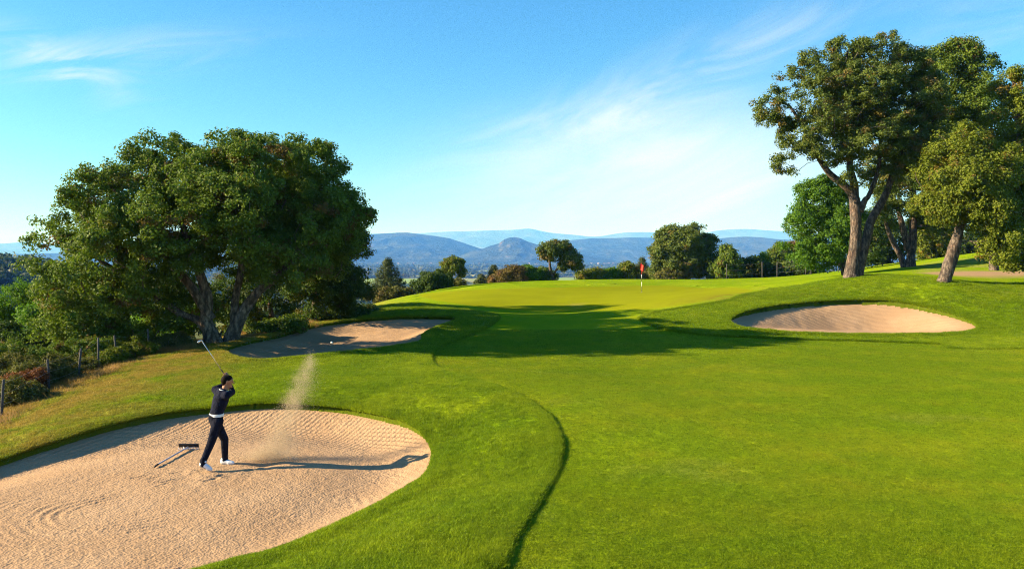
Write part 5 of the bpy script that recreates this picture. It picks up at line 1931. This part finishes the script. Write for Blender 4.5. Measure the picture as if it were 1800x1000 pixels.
def blob(cx_, cz_, rx, rz, rot):
    """soft patch of cloud round a bearing, tilted by rot"""
    c_, s_ = math.cos(rot), math.sin(rot)
    da = nt.math('SUBTRACT', A, cx_)
    db = nt.math('SUBTRACT', Bv, cz_)
    p_ = nt.math('DIVIDE', nt.math('ADD', nt.math('MULTIPLY', da, c_), nt.math('MULTIPLY', db, s_)), rx)
    q_ = nt.math('DIVIDE', nt.math('SUBTRACT', nt.math('MULTIPLY', db, c_), nt.math('MULTIPLY', da, s_)), rz)
    r2 = nt.math('ADD', nt.math('MULTIPLY', p_, p_), nt.math('MULTIPLY', q_, q_))
    return nt.math('EXPONENT', nt.math('MULTIPLY', r2, -1.0))


def cloud_noise(rot, sx, sz, seed, detail=8):
    c_, s_ = math.cos(rot), math.sin(rot)
    x_ = nt.math('ADD', nt.math('MULTIPLY', A, c_ * sx), nt.math('MULTIPLY', Bv, s_ * sx))
    y_ = nt.math('SUBTRACT', nt.math('MULTIPLY', Bv, c_ * sz), nt.math('MULTIPLY', A, s_ * sz))
    v_ = nt.new('ShaderNodeCombineXYZ', {0: x_, 1: y_, 2: float(seed)}).outputs[0]
    return nt.noise(v_, 1.0, detail, 0.6, 0.8)


n_a = nt.ramp(cloud_noise(0.35, 3.5, 13, 1), 0.32, 0.78)
n_b = nt.ramp(cloud_noise(0.12, 5, 26, 4), 0.35, 0.75)
low = nt.math('MULTIPLY', nt.math('ADD', nt.math('MULTIPLY', n_a, .34), .46), nt.math('ADD', blob(.20, .085, .30, .085, .10), nt.math('MULTIPLY', blob(.26, .13, .16, .06, .25), .6)))
high = nt.math('MULTIPLY', nt.math('ADD', nt.math('MULTIPLY', n_a, .85), .05), nt.math('ADD', nt.math('MULTIPLY', blob(.19, .215, .20, .035, .42), .75), nt.math('MULTIPLY', blob(.32, .27, .12, .03, .5), .5)))
veil = nt.math('ADD', low, high)
streak = nt.math('MULTIPLY', n_b, nt.math('ADD', nt.math('MULTIPLY', blob(-.50, .252, .15, .026, .10), .40), nt.math('MULTIPLY', blob(-.58, .250, .11, .024, -.45), .45)))
wisp = nt.math('MULTIPLY', n_a, nt.math('ADD', nt.math('MULTIPLY', blob(.62, .30, .2, .07, .3), .3), nt.math('MULTIPLY', blob(.02, .17, .10, .03, .2), .25)))
cl = nt.math('ADD', nt.math('ADD', nt.math('MULTIPLY', veil, 0.95), streak), wisp, True)
cl = nt.math('MULTIPLY', cl, nt.ramp(sp.outputs[1], 0.02, 0.2))
c = nt.mix(cl, hs.outputs[0], (6.2, 6.35, 6.6))
nt.l.new(c, bg.inputs['Color'])
nt.l.new(bg.outputs[0], out.inputs[0])

sun = bpy.data.lights.new('sun', 'SUN')
sun.energy = 5.0
sun.angle = math.radians(0.5)
sun.color = (1.0, 0.86, 0.66)
so = bpy.data.objects.new('sun', sun)
col.objects.link(so)
so.rotation_euler = Vector((-SUN_DIR[0], -SUN_DIR[1], -SUN_DIR[2])).to_track_quat('-Z', 'Y').to_euler()
so.location = (-20, -4, 20)

# ----------------------------------------------------------------------------
# camera and render settings
# ----------------------------------------------------------------------------
cam = bpy.data.cameras.new('camera')
co = bpy.data.objects.new('camera', cam)
col.objects.link(co)
co.location = (0, 0, ZC)
co.rotation_euler = (math.radians(90), 0, 0)
cam.sensor_width = 36
cam.lens = 36 * F / 1800
cam.shift_y = -(500 - HV) / 1800
cam.clip_start = 0.1
cam.clip_end = 80000
scene.camera = co
scene.view_settings.view_transform = 'Standard'
scene.view_settings.look = 'None'
scene.view_settings.gamma = 1
scene.view_settings.exposure = 1.75
try:
    scene.view_settings.use_curve_mapping = False
except Exception:
    pass
cy = scene.cycles
cy.use_denoising = True
cy.use_adaptive_sampling = False
cy.sample_clamp_indirect = 2.0
cy.denoiser = 'OPENIMAGEDENOISE'
cy.denoising_input_passes = 'RGB_ALBEDO_NORMAL'
cy.denoising_prefilter = 'NONE'
scene.cycles.filter_width = 1.1
cy.max_bounces = 6
cy.diffuse_bounces = 2
cy.transmission_bounces = 3
cy.volume_bounces = 0
cy.transparent_max_bounces = 4
